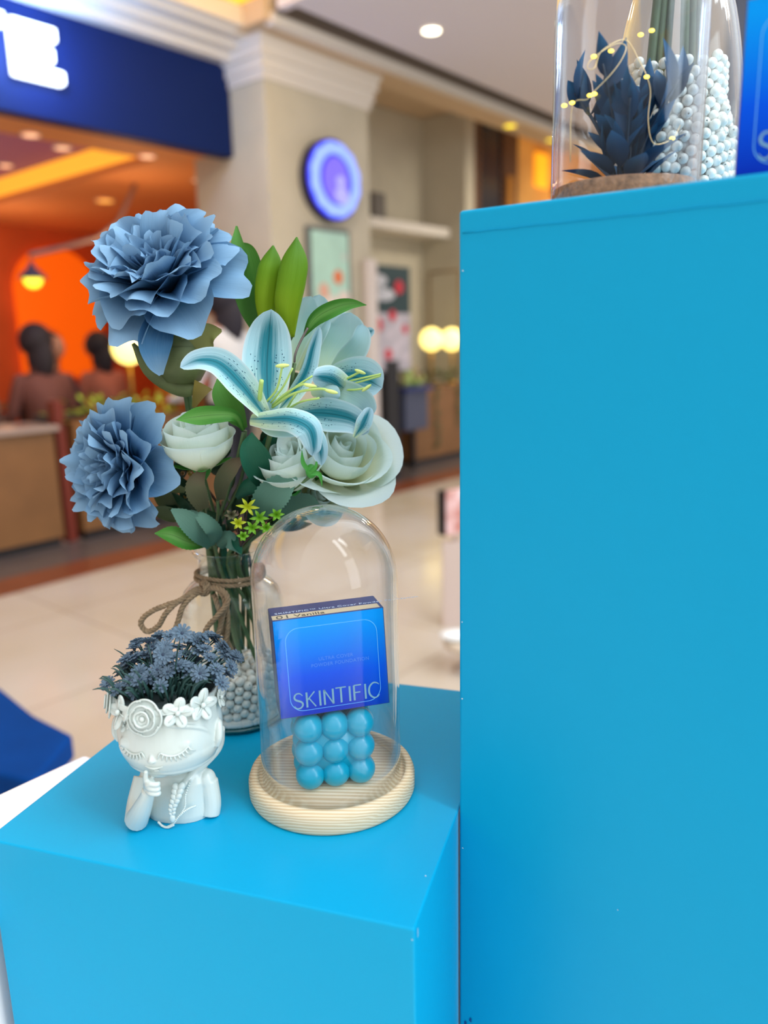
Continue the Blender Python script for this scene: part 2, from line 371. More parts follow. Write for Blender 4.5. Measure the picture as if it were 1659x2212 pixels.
# shopfront 1: navy fascia, cornice, pier
fas = sbox('trim_fascia', -3, 4.14, -5.0, -4.87, 2.655, 3.28, M_navy, bev=.01); fas['kind'] = 'structure'
mb = MB()
for (d0, d1, z0, z1) in ((-5.0, -4.78, 3.28, 3.33), (-5.0, -4.68, 3.33, 3.37), (-5.0, -4.55, 3.37, 3.41)):
    boxv(mb, sdz(.57, (d0+d1)/2, (z0+z1)/2), 7.14, d1-d0, z1-z0, MS)
o = mb.build('trim_2', M_white, origin=sdz(.5, -4.9, 3.3), smooth=False); o['kind'] = 'structure'
pier = sbox('wall_pier', 4.14, 5.27, -5.35, -4.5, 0, 3.388, M_beige, bev=.006); pier['kind'] = 'structure'
mb = MB()
for (g, z0, z1) in ((.02, 3.12, 3.18), (.04, 3.18, 3.26), (.065, 3.26, 3.34), (.085, 3.34, 3.385)):
    boxv(mb, sdz(4.705, -4.88, (z0+z1)/2), 1.13+2*g, .76+2*g, z1-z0, MS)
o = mb.build('trim_3', M_white, origin=sdz(4.7, -4.9, 3.1), smooth=False); o['kind'] = 'structure'
o = sbox('wall_niche', 4.7, 7.82, -6.0, -5.85, 0, 3.75, M_beige); o['kind'] = 'structure'
o = sbox('wall_pier_far', 7.8, 7.98, -5.85, -5.24, 0, 3.75, M_beige); o['kind'] = 'structure'
# framed panel moulding on the far pier's side
mb = MB(); c = lambda d, z: sdz(7.792, d, z)
for a_, b_ in (((-5.75, .15), (-5.75, 2.05)), ((-5.75, 2.05), (-5.32, 2.05)), ((-5.32, 2.05), (-5.32, .15))):
    tube(mb, [c(*a_), c(*b_)], .014, 6, 2)
o = mb.build('trim_4', mat('tan_moulding', (160, 136, 100), .6), origin=c(-5, 0)); o['kind'] = 'structure'
# niche shelf with a small dark box
sh = sbox('wall_shelf', 5.9, 7.79, -5.84, -5.45, 2.42, 2.52, M_white, bev=.006); tag(sh, 'white shelf slab set across the cream wall niche', 'shelf')
bx = sbox('speaker_box', 6.5, 6.7, -5.7, -5.5, 2.52, 2.78, mat('grey_box', (96, 90, 84), .6), bev=.01); tag(bx, 'small dark grey box standing on the white niche shelf', 'box')
# shopfront 2 beyond the far pier
M_brown = wood_mat('brown_boards', (70, 44, 30), (120, 80, 52), 6)
t2 = empty('timber_screen', sdz(8.1, -5.3, 0), 'brown timber screen with a dark glass strip right of the cream pier', 'screen')
for s0, s1, m in ((7.99, 8.2, M_brown), (8.7, 9.05, M_brown)): sbox('board', s0, s1, -5.4, -5.3, 0, 3.75, m, t2)
sbox('dark_glass', 8.2, 8.7, -5.37, -5.33, 0, 3.75, mat('dark_glass', (44, 48, 58), .15), t2)
sbox('gold_strip', 8.78, 8.9, -5.29, -5.27, 0, 3.2, mat('gold_strip', (190, 130, 50), .4), t2)
bw = sbox('wall_back_shop', 9.06, 34, -5.5, -5.4, 0, 3.75, mat('amber_wall', (226, 160, 84), .6, vary=.2, vscale=1.2, rgb2=(240, 190, 110))); bw['kind'] = 'structure'
sg = sbox('wall_sign', 9.62, 9.95, -5.4, -5.36, 3.2, 3.62, mat('yellow_lit_sign', (250, 180, 40), .5, emit=(255, 170, 30), estr=.9), bev=.02); tag(sg, 'amber lit panel on the far shop wall above the pedestal top', 'sign')
sg = sbox('wall_sign', 10.12, 10.28, -5.4, -5.36, 3.05, 3.28, mat('red_panel', (200, 50, 30), .5), bev=.02); tag(sg, 'small red panel on the far amber shop wall', 'sign')
# restaurant interior behind the navy fascia
# warm ceiling as a ring around the mauve recess
ring = MB()
for (s0, s1, d0, d1) in ((4.14, 6.6, -9.6, -6.1), (3.93, 4.14, -9.6, -5.0), (4.14, 4.6, -6.1, -5.36), (-4, 3.93, -5.58, -5.0)):
    boxv(ring, sdz((s0+s1)/2, (d0+d1)/2, 2.74), s1-s0, d1-d0, .06, MS)
o = ring.build('ceiling_restaurant', M_orceil, origin=sdz(1, -6, 2.7), smooth=False); o['kind'] = 'structure'
slab('ceiling_mauve', [q(-4, -9.6), q(3.93, -9.6), q(3.93, -5.58), q(-4, -5.58)], 2.92, 2.98, M_purple)
o = sbox('trim_cove_light', 3.9, 3.93, -9.6, -5.58, 2.77, 2.92, mat('amber_cove', (250, 180, 70), .6, emit=(255, 176, 52), estr=.95)); o['kind'] = 'structure'
o = sbox('wall_restaurant_back', -4, 6.6, -9.7, -9.6, 0, 3.0, M_orange); o['kind'] = 'structure'
o = sbox('wall_restaurant_right', 6.5, 6.6, -9.6, -6.0, 0, 2.74, mat('amber_side_wall', (226, 140, 60), .7, vary=.05)); o['kind'] = 'structure'
# glowing arched alcove on the back wall
mb = MB(); a0, a1 = 4.6, 5.68; pts = []
for i in range(25):
    t = PI*i/24; pts.append(((a0+a1)/2+math.cos(t)*(a1-a0)/2, 1.95+math.sin(t)*.53))
pts = [(a1, .9)]+pts+[(a0, .9)]
k = len(pts); v = [sdz(s, -9.58, z) for s, z in pts]+[sdz(s, -9.5, z) for s, z in pts]
mb.add(v, [tuple(range(k)), tuple(reversed(range(k, 2*k)))]+[(i, i+k, (i+1) % k+k, (i+1) % k) for i in range(k)])
o = mb.build('arched_panel', mat('glowing_orange_panel', (250, 112, 10), .6, emit=(255, 100, 5), estr=.55), origin=sdz(5.1, -9.5, .9), smooth=False)
tag(o, 'tall arched panel glowing orange on the restaurant back wall', 'wall panel')

# downlights
M_lamp = mat('lamp_disc', (255, 250, 235), .5, emit=(255, 246, 214), estr=6)
M_lampy = mat('warm_lamp_disc', (255, 230, 60), .5, emit=(255, 226, 40), estr=1.6)
def downlight(name, p, r, m, label, power=0, col=(1, .9, .75), group=None, ring_=True):
    t = empty(name, p, label, 'ceiling light', group)
    mb = MB(); lathe(mb, [(r, 0), (r*1.18, -.004), (r*1.2, .006)], p, 24, False); mb.build('trim_ring', M_white, t)
    mb = MB(); lathe(mb, [(0, -.003), (r*.98, -.003)], p, 24, False); mb.build('lamp_disc', m, t)
    return t
p = onz(932, 67, ZC-.008); downlight('recessed_light', p, .062, M_lamp, 'round white recessed light in the pale corridor ceiling')
p = onz(1102, 272, ZC-.04); downlight('recessed_light', p, .062, M_lampy, 'yellow recessed light in the soffit left of the glass cloche')
p = onz(1190, 303, ZC-.04); downlight('recessed_light', p, .05, M_lampy, 'yellow soffit light partly behind the upper glass cloche')
M_spot = mat('soft_spot', (255, 200, 170), .5, emit=(255, 196, 150), estr=1.2)
M_spot2 = mat('soft_spot_amber', (255, 190, 90), .5, emit=(255, 186, 84), estr=1.3)
for px, py, lab, z, mm in ((66, 292, 'dim peach spotlight just under the navy fascia, leftmost of its row', 2.7, M_spot), (135, 320, 'dim peach spotlight in the restaurant ceiling under the lit letter', 2.7, M_spot),
                       (318, 338, 'peach spotlight at the corner of the mauve ceiling recess', 2.7, M_spot), (12, 358, 'faint peach spotlight at the left photo edge in the mauve ceiling', 2.91, M_spot),
                       (432, 390, 'peach spotlight near the amber side wall of the restaurant', 2.7, M_spot), (227, 434, 'amber spotlight in the restaurant ceiling above the upper blue peony', 2.7, M_spot2)):
    downlight('ceiling_spotlight', onz(px, py, z), .055 if mm is M_spot else .08, mm, lab)
point('restaurant_lamp', sdz(2.6, -7.2, 2.0), 15, (1, .64, .38), .3); point('restaurant_lamp', sdz(4.0, -8.4, 2.0), 18, (1, .62, .34), .3)
point('restaurant_lamp', sdz(4.1, -6.2, 2.1), 12, (1, .6, .3), .2)
point('shop_lamp', sdz(10.4, -4.8, 2.6), 30, (1, .66, .25), .2)
area('corridor_lamp', tuple(sdz(8, -3.4, 3.3)), tuple(sdz(8, -3.6, 0)), .6, .6, 60, (1, .9, .74))
area('corridor_lamp', tuple(sdz(3.0, -3.0, 3.3)), tuple(sdz(3.8, -4.2, 0)), .6, .6, 30, (1, .9, .8))

# channel letters on the fascia
M_letter = mat('lit_letter', (255, 255, 255), .4, emit=(226, 240, 255), estr=4.0)
def letter(boxes, label, dd=.07):
    mb = MB(); ss = [b for b in boxes]
    obs = []
    for (s0, s1, z0, z1) in boxes: boxv(mb, sdz((s0+s1)/2, -4.87+dd/2, (z0+z1)/2), s1-s0, dd, z1-z0, MS)
    o = mb.build('sign_letter', M_letter, origin=sdz(boxes[0][0], -4.83, boxes[0][2]), smooth=False)
    md = o.modifiers.new('soft', 'REMESH'); md.mode = 'VOXEL'; md.voxel_size = .009
    m2 = o.modifiers.new('round', 'SMOOTH'); m2.iterations = 6; m2.factor = .8
    return tag(o, label, 'sign letter')
letter([(2.48, 2.60, 2.85, 3.16), (2.55, 2.76, 3.08, 3.16), (2.55, 2.735, 2.965, 3.04), (2.55, 2.79, 2.85, 2.93)], 'glowing white channel letter E on the navy fascia')
letter([(2.12, 2.24, 2.86, 3.17), (1.95, 2.45, 3.09, 3.17)], 'lit letter T cut off by the left edge beside the letter E')
point('sign_glow', sdz(2.55, -4.55, 3.0), 34, (.25, .5, 1), .12)

# round blue sign on the pier
t = empty('round_sign', sdz(4.75, -4.5, 2.51), 'round violet-blue lit sign with a scalloped ring on the cream pier', 'sign')
def disc(name, r, d0, d1, m, sc=0, n=72, k=12, cz=2.51, cs=4.75, ring=None, rx=1):
    mb = MB(); v = []
    rr = [r*(1+sc*abs(math.sin(k*PI*i/n))) for i in range(n)]
    for d in (d0, d1):
        for i in range(n):
            a = 2*PI*i/n; v.append(sdz(cs+rr[i]*rx*math.cos(a), d, cz+rr[i]*math.sin(a)))
    f = [(i, (i+1) % n, (i+1) % n+n, i+n) for i in range(n)]
    if ring:
        for d in (d0, d1):
            for i in range(n):
                a = 2*PI*i/n; v.append(sdz(cs+ring*rx*math.cos(a), d, cz+ring*math.sin(a)))
        f += [(i+n, (i+1) % n+n, (i+1) % n+3*n, i+3*n) for i in range(n)]+[(i+2*n, i+3*n, (i+1) % n+3*n, (i+1) % n+2*n) for i in range(n)]
    else: f += [tuple(range(n, 2*n)), tuple(reversed(range(n)))]
    mb.add(v, f); return mb.build(name, m, t, smooth=False)
disc('backing_disc', .30, -4.5, -4.42, mat('dark_sign_can', (34, 30, 60), .4))
disc('blue_face', .285, -4.42, -4.405, mat('deep_blue_face', (50, 50, 230), .4, emit=(52, 48, 250), estr=.75))
disc('scalloped_ring', .262, -4.405, -4.385, mat('pale_blue_ring', (140, 170, 255), .4, emit=(120, 150, 255), estr=.95), .05, 96, 12, ring=.19, rx=1)
disc('centre_oval', .165, -4.405, -4.39, mat('violet_centre', (110, 95, 245), .4, emit=(104, 92, 250), estr=.8), rx=.85)
disc('figure_head', .045, -4.39, -4.38, mat('lilac_figure', (150, 150, 255), .4, emit=(140, 140, 255), estr=.9), cz=2.50, cs=4.79)
disc('figure_body', .065, -4.39, -4.38, bpy.data.materials['lilac_figure'], cz=2.40, cs=4.80, rx=1.2)

# menu poster on the pier
t = empty('menu_poster', sdz(4.76, -4.5, 1.3), 'framed pale mint poster with orange dots below the round sign', 'poster')
sbox('frame', 4.48, 4.96, -4.5, -4.46, 1.32, 2.16, mat('grey_frame', (96, 100, 100), .4), t)
sbox('print', 4.51, 4.93, -4.46, -4.455, 1.35, 2.13, mat('mint_print', (176, 218, 204), .5, vary=.08, vscale=9), t)
M_odot = mat('orange_print', (226, 120, 70), .5); M_pdot = mat('pale_print', (228, 214, 206), .5)
for (cs, cz, r, m) in ((4.80, 1.79, .055, M_odot), (4.63, 1.68, .06, mat('salmon_print', (220, 170, 150), .5)), (4.86, 1.62, .07, M_pdot), (4.72, 1.56, .09, M_pdot), (4.88, 1.95, .03, mat('soft_print', (196, 206, 200), .5))):
    disc('printed_dot', r, -4.455, -4.453, m, cs=cs, cz=cz)
# standing banner
t = empty('standing_banner', sdz(5.6, -4.58, 0), 'standing banner, dark green top with white lettering over red and white picture', 'banner')
sbox('stand', 5.5, 5.68, -4.62, -4.55, 0, 1.1, M_black, t)
sbox('board', 5.27, 5.89, -4.6, -4.57, 1.0, 1.93, mat('dark_green_print', (36, 62, 66), .5), t)
M_wp = mat('white_print', (196, 198, 206), .5, vary=.12, vscale=16); M_rp = mat('red_print', (205, 40, 60), .5)
sbox('picture', 5.28, 5.88, -4.57, -4.565, 1.01, 1.52, mat('grey_picture', (186, 184, 196), .5, vary=.22, vscale=9, rgb2=(200, 190, 200)), t)
for (cs, cz, r, rx) in ((5.44, 1.80, .05, 2.2), (5.5, 1.68, .055, 2.9), (5.42, 1.74, .04, 2)): disc('white_lettering', r, -4.57, -4.562, M_wp, cs=cs, cz=cz, rx=rx)
for (cs, cz, r) in ((5.72, 1.75, .06), (5.42, 1.42, .06), (5.62, 1.50, .05), (5.55, 1.16, .05), (5.8, 1.38, .04)): disc('red_patch', r, -4.565, -4.56, M_rp, cs=cs, cz=cz)
o = sbox('white_board', 5.13, 5.26, -4.485, -4.43, 0, 1.95, mat('off_white_board', (214, 204, 200), .5), bev=.004); tag(o, 'narrow off-white upright board left of the standing banner', 'board')

# wooden planter boxes along the shopfront
M_plw = mat('planter_wood', (138, 96, 56), .45, vary=.14, vscale=3); M_leafb = mat('planter_leaves', (120, 150, 40), .5, vary=.35, vscale=30, rgb2=(170, 190, 60)); M_leafd = mat('planter_dark_leaves', (58, 84, 44), .5, vary=.35, vscale=30)
def planter(s0, s1, label, plab, lm, trail=False, h=.76, dens=130, group=None):
    t = empty('planter_box', sdz((s0+s1)/2, -4.87-.17, 0), label, 'planter')
    sbox('wooden_body', s0+.012, s1-.012, -5.12, -4.87, .06, h, M_plw, t); sbox('plinth', s0+.03, s1-.03, -5.10, -4.89, 0, .06, M_black, t)
    mb = MB(); rnd = random.Random(int(s0*100)+3)
    for i in range(dens):
        c = sdz(rnd.uniform(s0, s1), rnd.uniform(-5.1, -4.84), h+rnd.uniform(-.02, .13)); a = rnd.uniform(0, 2*PI); e_ = rnd.uniform(-.2, .9); L = rnd.uniform(.05, .11)
        d = Vector((math.cos(a)*math.cos(e_), math.sin(a)*math.cos(e_), math.sin(e_))); s = d.cross(Vector((0, 0, 1))).normalized()*L*.28
        mb.add([c, c+d*L*.5+s, c+d*L, c+d*L*.5-s], [(0, 1, 2, 3)])
    if trail:
        for i in range(90):
            k = rnd.randrange(3); c = sdz((s0+.15, s0+.42, s1-.2)[k]+rnd.uniform(-.04, .04), -4.85, h-rnd.uniform(0, (.3, .62, .4)[k])); L = .06
            d = Vector((rnd.uniform(-.6, .6), rnd.uniform(-.3, .3), -1)).normalized(); s = SV*L*.3
            mb.add([c, c+d*L*.5+s, c+d*L, c+d*L*.5-s], [(0, 1, 2, 3)])
    o = mb.build('foliage', lm, origin=sdz((s0+s1)/2, -5.03, h)); tag(o, plab, 'plant', kind=None)
    return t
planter(1.3, 2.5, 'wooden planter counter at the left photo edge', 'sparse leaves on the planter counter at the left edge', M_leafb, h=.76, dens=10)
planter(2.62, 3.55, 'wooden planter box behind the lower blue peony', 'yellow-green plants in the planter behind the lower blue peony', M_leafb, h=.80)
planter(3.60, 3.98, 'wooden planter box behind the bouquet, right of the globe lamp', 'dark leafy plants behind the pale rose', M_leafd, h=.80)
planter(6.27, 7.3, 'honey wooden planter box beside the tall blue pedestal', 'green plants trailing over the planter beside the tall pedestal', M_leafd, True, h=.80)
o = sbox('counter_top', 1.3, 2.52, -5.25, -4.83, .765, .80, mat('pale_stone', (170, 150, 140), .3), bev=.006); tag(o, 'pale stone top on the left planter counter', 'counter')
o = sbox('red_post', 2.53, 2.60, -5.0, -4.9, 0, .95, mat('dark_red_post', (120, 44, 28), .4), bev=.01); tag(o, 'dark red post between the two left planter boxes', 'post')

# globe lamps
M_globe = mat('globe_glass', (255, 240, 180), .4, emit=(255, 226, 120), estr=2.6)
def globe(px, py, d, r, label):
    r_ = ray(px, py); tt = d/(r_.x*NV.x+r_.y*NV.y); c = CAM+r_*tt
    t = empty('globe_lamp', (c.x, c.y, .80), label, 'lamp')
    mb = MB(); sph(mb, c, r, 24, 16); mb.build('glass_globe', M_globe, t)
    mb = MB(); tube(mb, [Vector((c.x, c.y, .80)), Vector((c.x, c.y, c.z-r*.9))], .014, 8, 2); lathe(mb, [(.07, 0), (.06, .015), (.015, .02)], (c.x, c.y, .80), 20); mb.build('stem', mat('brass', (170, 130, 60), .3, metal=1), t)
    point('globe_light', c, 4, (1, .8, .45), r).parent = None
    return t
globe(277, 752, -5.0, .112, 'glowing globe lamp left of the upper peony calyx')
globe(932, 733, -5.0, .118, 'glowing globe lamp left of the pair by the tall pedestal')
globe(976, 733, -5.1, .122, 'glowing globe lamp half hidden by the tall pedestal')
# pendant lamp over the tables
def pendant(px, py, d, label):
    r_ = ray(px, py); c = CAM+r_*(d/(r_.x*NV.x+r_.y*NV.y)); t = empty('pendant_lamp', (c.x, c.y, c.z), label, 'lamp')
    mb = MB(); lathe(mb, [(.11, .0), (.085, .04), (.03, .09), (.015, .13)], c, 24, False); o = mb.build('shade', mat('slate_shade', (84, 84, 120), .5), t)
    mb = MB(); sph(mb, c, .07, 18, 12); mb.build('bulb', mat('yellow_bulb', (255, 240, 80), .5, emit=(255, 234, 60), estr=2), t)
    mb = MB(); tube(mb, [c+Vector((0, 0, .12)), Vector((c.x, c.y, 2.0))], .006, 6, 2); mb.build('cord', M_black, t)
    e1 = CAM+ray(235, 500)*((d-.2)/(ray(235, 500).x*NV.x+ray(235, 500).y*NV.y)); mb = MB(); tube(mb, [Vector((c.x, c.y, 2.0)), e1, e1+(e1-c)*.5+Vector((0, 0, .3))], .02, 8, 6); mb.build('arm', mat('grey_arm', (150, 130, 130), .5), t)
pendant(71, 603, -6.2, 'pendant lamp with a yellow bulb in front of the orange wall')
o = MB(); sph(o, sdz(2.36, -6.2, 1.72), .1, 16, 10, (1, 1, .5)); o = o.build('hanging_light', mat('pale_cyan_shade', (170, 220, 220), .5, emit=(150, 210, 215), estr=.5), origin=sdz(2.36, -6.2, 1.72)); tag(o, 'pale cyan hanging light at the left edge of the orange wall', 'lamp')

# diners and passers-by (far and out of focus)
def person(s, d, base, label, top, hairc, skin=(196, 140, 112), seated=True, face=1, scarf=None, bottom=(34, 36, 46), lean=0, sc=1.0):
    B = sdz(s, d, base); f = NV*face; sd = SV
    t = empty('person', B, label, 'person')
    def P(a, b, z): return B+sd*(a*sc)+f*(b*sc)+Vector((0, 0, z*sc))
    if seated: J = dict(pel=P(0, 0, .5), ch=P(0, lean, .82), nk=P(0, lean+.02, 1.03), hd=P(0, lean+.05, 1.17)); knee = .45; foot = (.45, .06)
    else: J = dict(pel=P(0, 0, .93), ch=P(0, 0, 1.25), nk=P(0, .01, 1.45), hd=P(0, .03, 1.58))
    V = [J['pel'], J['ch'], J['nk'], J['hd'], J['hd']+Vector((0, 0, .07*sc))]; Rr = [.14, .15, .055, .09, .07]; E = [(0, 1), (1, 2), (2, 3), (3, 4)]
    z = J['ch'].z-B.z
    for sg in (-1, 1):
        k = len(V)
        sh = J['ch']+sd*sg*.17*sc+Vector((0, 0, .1*sc)); el = sh+sd*sg*.06*sc+Vector((0, 0, -.27*sc))+f*.05; ha = el+f*.23*sc+Vector((0, 0, .03*sc if seated else -.12*sc))
        V += [sh, el, ha, ha+f*.08*sc]; Rr += [.06, .045, .032, .03]; E += [(1, k), (k, k+1), (k+1, k+2), (k+2, k+3)]
        k = len(V)
        if seated: hp = J['pel']+sd*sg*.09; kn = hp+f*.42*sc; an = kn+Vector((0, 0, -.42*sc)); tt = an+f*.12
        else: hp = J['pel']+sd*sg*.09-Vector((0, 0, .06)); kn = hp+Vector((0, 0, -.4*sc))+f*.04*sg; an = kn+Vector((0, 0, -.41*sc))-f*.05*sg; tt = an+f*.13
        V += [hp, kn, an, tt]; Rr += [.09, .06, .04, .035]; E += [(0, k), (k, k+1), (k+1, k+2), (k+2, k+3)]
    me = bpy.data.meshes.new('body'); me.from_pydata([tuple(v-B) for v in V], E, []); o = link('body', me, None, t)
    skin_m = mat('skin_tone', skin, .5); cloth = mat('clothing', top, .8); trou = mat('lower_clothing', bottom, .8)
    md = o.modifiers.new('skin', 'SKIN'); md.use_smooth_shade = True
    for i, r in enumerate(Rr): me.skin_vertices[0].data[i].radius = (r*sc, r*sc)
    me.skin_vertices[0].data[0].use_root = True
    o.modifiers.new('sub', 'SUBSURF').levels = 2; o.modifiers['sub'].render_levels = 2
    bpy.context.view_layer.update(); dg = bpy.context.evaluated_depsgraph_get(); me2 = bpy.data.meshes.new_from_object(o.evaluated_get(dg)); o.modifiers.clear(); o.data = me2
    for mm in (skin_m, cloth, trou): me2.materials.append(mm)
    nz = J['nk'].z-B.z-.02*sc; pz = J['pel'].z-B.z+.03*sc
    for p in me2.polygons:
        c = p.center; r_ = abs(c.dot(sd)); p.material_index = 0 if c.z > nz else (1 if c.z > pz or False else 2); p.use_smooth = True
        if c.z > pz and c.dot(f) > .24*sc and seated: p.material_index = 0
    mb = MB(); hc = J['hd']-f*.02*sc+Vector((0, 0, .035*sc)); sph(mb, hc, .118*sc, 20, 14, (1, 1, 1.05)); 
    if scarf is None: sph(mb, hc-f*.05*sc-Vector((0, 0, .13*sc)), .1*sc, 16, 10, (1, .7, 1.7))
    else: sph(mb, hc-Vector((0, 0, .15*sc)), .15*sc, 16, 10, (1.1, .9, .9))
    mb.build('hair' if scarf is None else 'headscarf', mat('hair_or_scarf', scarf or hairc, .7), t)
    # face: eyes, nose, mouth
    mb = MB(); fc = J['hd']+f*.1*sc
    sph(mb, fc+Vector((0, 0, .02*sc)), .085*sc, 16, 10, (.8, .6, 1.1)); mb.build('face', skin_m, t)
    mb = MB()
    for sg in (-1, 1): sph(mb, fc+sd*sg*.03*sc+f*.05*sc+Vector((0, 0, .03*sc)), .01*sc, 8, 6)
    mb.build('eyes', M_black, t)
    mb = MB(); sph(mb, fc+f*.055*sc, .012*sc, 8, 6, (1, 1.3, 1.6)); mb.build('nose', skin_m, t)
    return t
person(2.22, -5.55, .18, 'seated person in a white headscarf at the left photo edge', (150, 130, 110), (40, 30, 30), scarf=(226, 210, 204), face=-1)
person(2.80, -5.55, .14, 'seated person with long dark hair in a brown top near the left edge', (118, 70, 62), (40, 30, 38), face=-1)
person(3.25, -6.3, .10, 'seated dark-haired person farther back in the restaurant, left of the globe lamp', (74, 44, 50), (34, 26, 36), face=1)
person(3.85, -6.5, .10, 'dark-haired diner just left of the globe lamp', (170, 100, 80), (30, 24, 34), face=-1)
person(6.62, -5.62, .12, 'seated person in black beside the globe lamps', (30, 30, 38), (26, 22, 26), face=1, sc=.92)
person(3.27, -4.02, 0, 'standing dark-haired person in a white top seen right of the upper peony', (206, 206, 210), (30, 26, 40), seated=False, face=-1, sc=.97)
person(5.6, -4.95, .0, 'seated person in dark trousers left of the honey planter box', (206, 120, 110), (34, 26, 28), seated=True, face=-1, sc=.9)
# slate counter and tables
o = sbox('display_counter', 5.86, 6.22, -5.0, -4.62, .42, .80, mat('slate_counter', (70, 76, 100), .4), bev=.01)
t = empty('dining_counter', sdz(6.04, -4.8, 0), 'slate blue counter with a navy top beyond the lily petals', 'counter'); 
o.parent = t; o.location = o.location-t.location; o.name = 'body'
sbox('top', 5.82, 6.26, -5.02, -4.58, .80, .84, mat('navy_top', (36, 48, 110), .3), t)
for ds in (5.9, 6.18): sbox('leg', ds-.02, ds+.02, -4.8, -4.76, 0, .42, M_black, t)
M_tab = mat('table_wood', (120, 84, 60), .4)
for i, (s, d, lab) in enumerate(((2.5, -6.35, 'small dark wood cafe table by the left diners'), (3.4, -7.9, 'wood cafe table deeper inside the restaurant'))):
    t = empty('cafe_table', sdz(s, d, 0), lab, 'table'); mb = MB(); lathe(mb, [(.3, .71), (.31, .72), (.31, .74), (.3, .75)], sdz(s, d, 0), 32); mb.build('tabletop', M_tab, t)
    mb = MB(); lathe(mb, [(.2, 0), (.2, .015), (.03, .03), (.025, .71)], sdz(s, d, 0), 20); mb.build('pedestal', M_black, t)
def cafe_chair(s, d, lab, face=1, col=(60, 46, 44)):
    B = sdz(s, d, 0); t = empty('cafe_chair', B, lab, 'chair'); m = mat('chair_colour', col, .5)
    mb = MB(); boxv(mb, B+Vector((0, 0, .44)), .42, .42, .04, MS); bevel_obj(mb.build('seat', m, t), .008)
    mb = MB(); boxv(mb, B-NV*face*.2+Vector((0, 0, .66)), .4, .03, .34, MS); bevel_obj(mb.build('backrest', m, t), .008)
    for a in (-1, 1):
        for b in (-1, 1): mb = MB(); tube(mb, [B+SV*a*.18+NV*b*.18+Vector((0, 0, .43)), B+SV*a*.2+NV*b*.2], .014, 8, 2); mb.build('leg', M_black, t)
cafe_chair(2.22, -5.55, 'chair of the headscarfed diner at the left edge', -1, (90, 60, 50)); cafe_chair(2.80, -5.55, 'chair under the brown-topped diner', -1); cafe_chair(3.25, -6.3, 'dark chair farther back left of the globe lamp')
cafe_chair(3.85, -6.5, 'dark chair just left of the globe lamp', -1); cafe_chair(6.62, -5.6, 'chair of the person in black near the globe lamps', 1, (40, 40, 48)); cafe_chair(5.6, -4.95, 'chair left of the honey planter box', -1, (40, 40, 48))
# flowers or goods in red and green on the counter behind the lilies
mb = MB(); rnd = random.Random(5)
for i in range(26):
    c = sdz(rnd.uniform(5.85, 6.2), rnd.uniform(-4.95, -4.65), rnd.uniform(.87, 1.0)); sph(mb, c, rnd.uniform(.03, .05), 8, 6)
o = mb.build('produce_heap', mat('red_green_produce', (200, 70, 60), .5, vary=.3, vscale=7, rgb2=(150, 190, 110)), origin=sdz(6.04, -4.8, .84)); tag(o, 'heap of red and green items on the slate counter', 'produce', kind='stuff')
# near the corridor: white-topped stand with a phone-like display, at the pedestal's left edge
B = onz(975, 1480, 0)
t = empty('sign_stand', at(985, 1300, 3.2)*1.0, 'slim pale stand with a small dark and coral panel by the pedestal edge', 'stand')
b = at(985, 1500, 3.4); b.z = 0; t.location = b
mb = MB(); boxv(mb, b+Vector((0, 0, .2)), .12, .05, .40); mb.build('post', mat('pale_post', (206, 186, 176), .5), t, smooth=False)
c = at(984, 1105, 3.4); mb = MB(); boxv(mb, c, .13, .03, .2, rotz(R(35))); mb.build('panel', mat('coral_panel', (206, 120, 100), .5, vary=.25, vscale=14, rgb2=(220, 190, 190)), t, smooth=False)
mb = MB(); boxv(mb, c+Vector((-.055, -.02, 0)), .03, .05, .2, rotz(R(35))); mb.build('frame', M_black, t, smooth=False)
mb = MB(); tube(mb, [Vector((b.x, b.y, .38)), c], .012, 8, 2); mb.build('pole', mat('pale_pole', (200, 180, 170), .5), t)
c = at(985, 1372, 2.9); mb = MB(); sph(mb, c, .06, 20, 12, (1.1, .8, .32)); o = mb.build('white_dish', mat('white_ceramic', (240, 244, 246), .25), origin=c); tag(o, 'small white dish at the left edge of the tall pedestal', 'dish')
tt = empty('side_stool', (c.x, c.y, 0), 'low pale stool under the white dish beside the tall pedestal', 'stool')
mb = MB(); lathe(mb, [(.10, c.z-.045), (.11, c.z-.04), (.11, c.z-.022), (.1, c.z-.018)], (c.x+.06, c.y, 0), 28); mb.build('seat', mat('pale_seat', (206, 190, 170), .5), tt)
mb = MB(); lathe(mb, [(.07, 0), (.07, .01), (.02, .02), (.02, c.z-.04)], (c.x+.06, c.y, 0), 20); mb.build('column', mat('pale_metal', (200, 190, 180), .3), tt)

# blue-covered bench in the corridor, lower left
t = empty('upholstered_bench', onz(60, 1600, 0), 'royal blue flat-topped bench on the marble floor at the left edge', 'bench')
zc = .47; cs = [onz(0, 1483, zc), onz(72, 1542, zc), onz(157, 1585, zc), onz(72, 1690, zc), onz(-120, 1640, zc), onz(-160, 1470, zc)]
t.location = (sum(c.x for c in cs)/6, sum(c.y for c in cs)/6, 0)
mb = MB(); k = len(cs); v = [Vector((c.x, c.y, zc-.06)) for c in cs]+[Vector((c.x, c.y, zc)) for c in cs]
mb.add(v, [tuple(reversed(range(k))), tuple(range(k, 2*k))]+[(i, (i+1) % k, (i+1) % k+k, i+k) for i in range(k)])
bevel_obj(mb.build('blue_cover', mat('royal_blue_cloth', (0, 60, 132), .8, spec=.1, vary=.08, vscale=10), t), .01)
for i, (fx, fy) in enumerate(((-.05, .12), (-.3, .1), (-.15, -.15))):
    c = t.location; mb = MB(); tube(mb, [Vector((c.x+fx*.7, c.y+fy*.8, zc-.05)), Vector((c.x+fx*.75, c.y+fy*.85, 0))], .014, 8, 2); mb.build('leg', M_black, t)

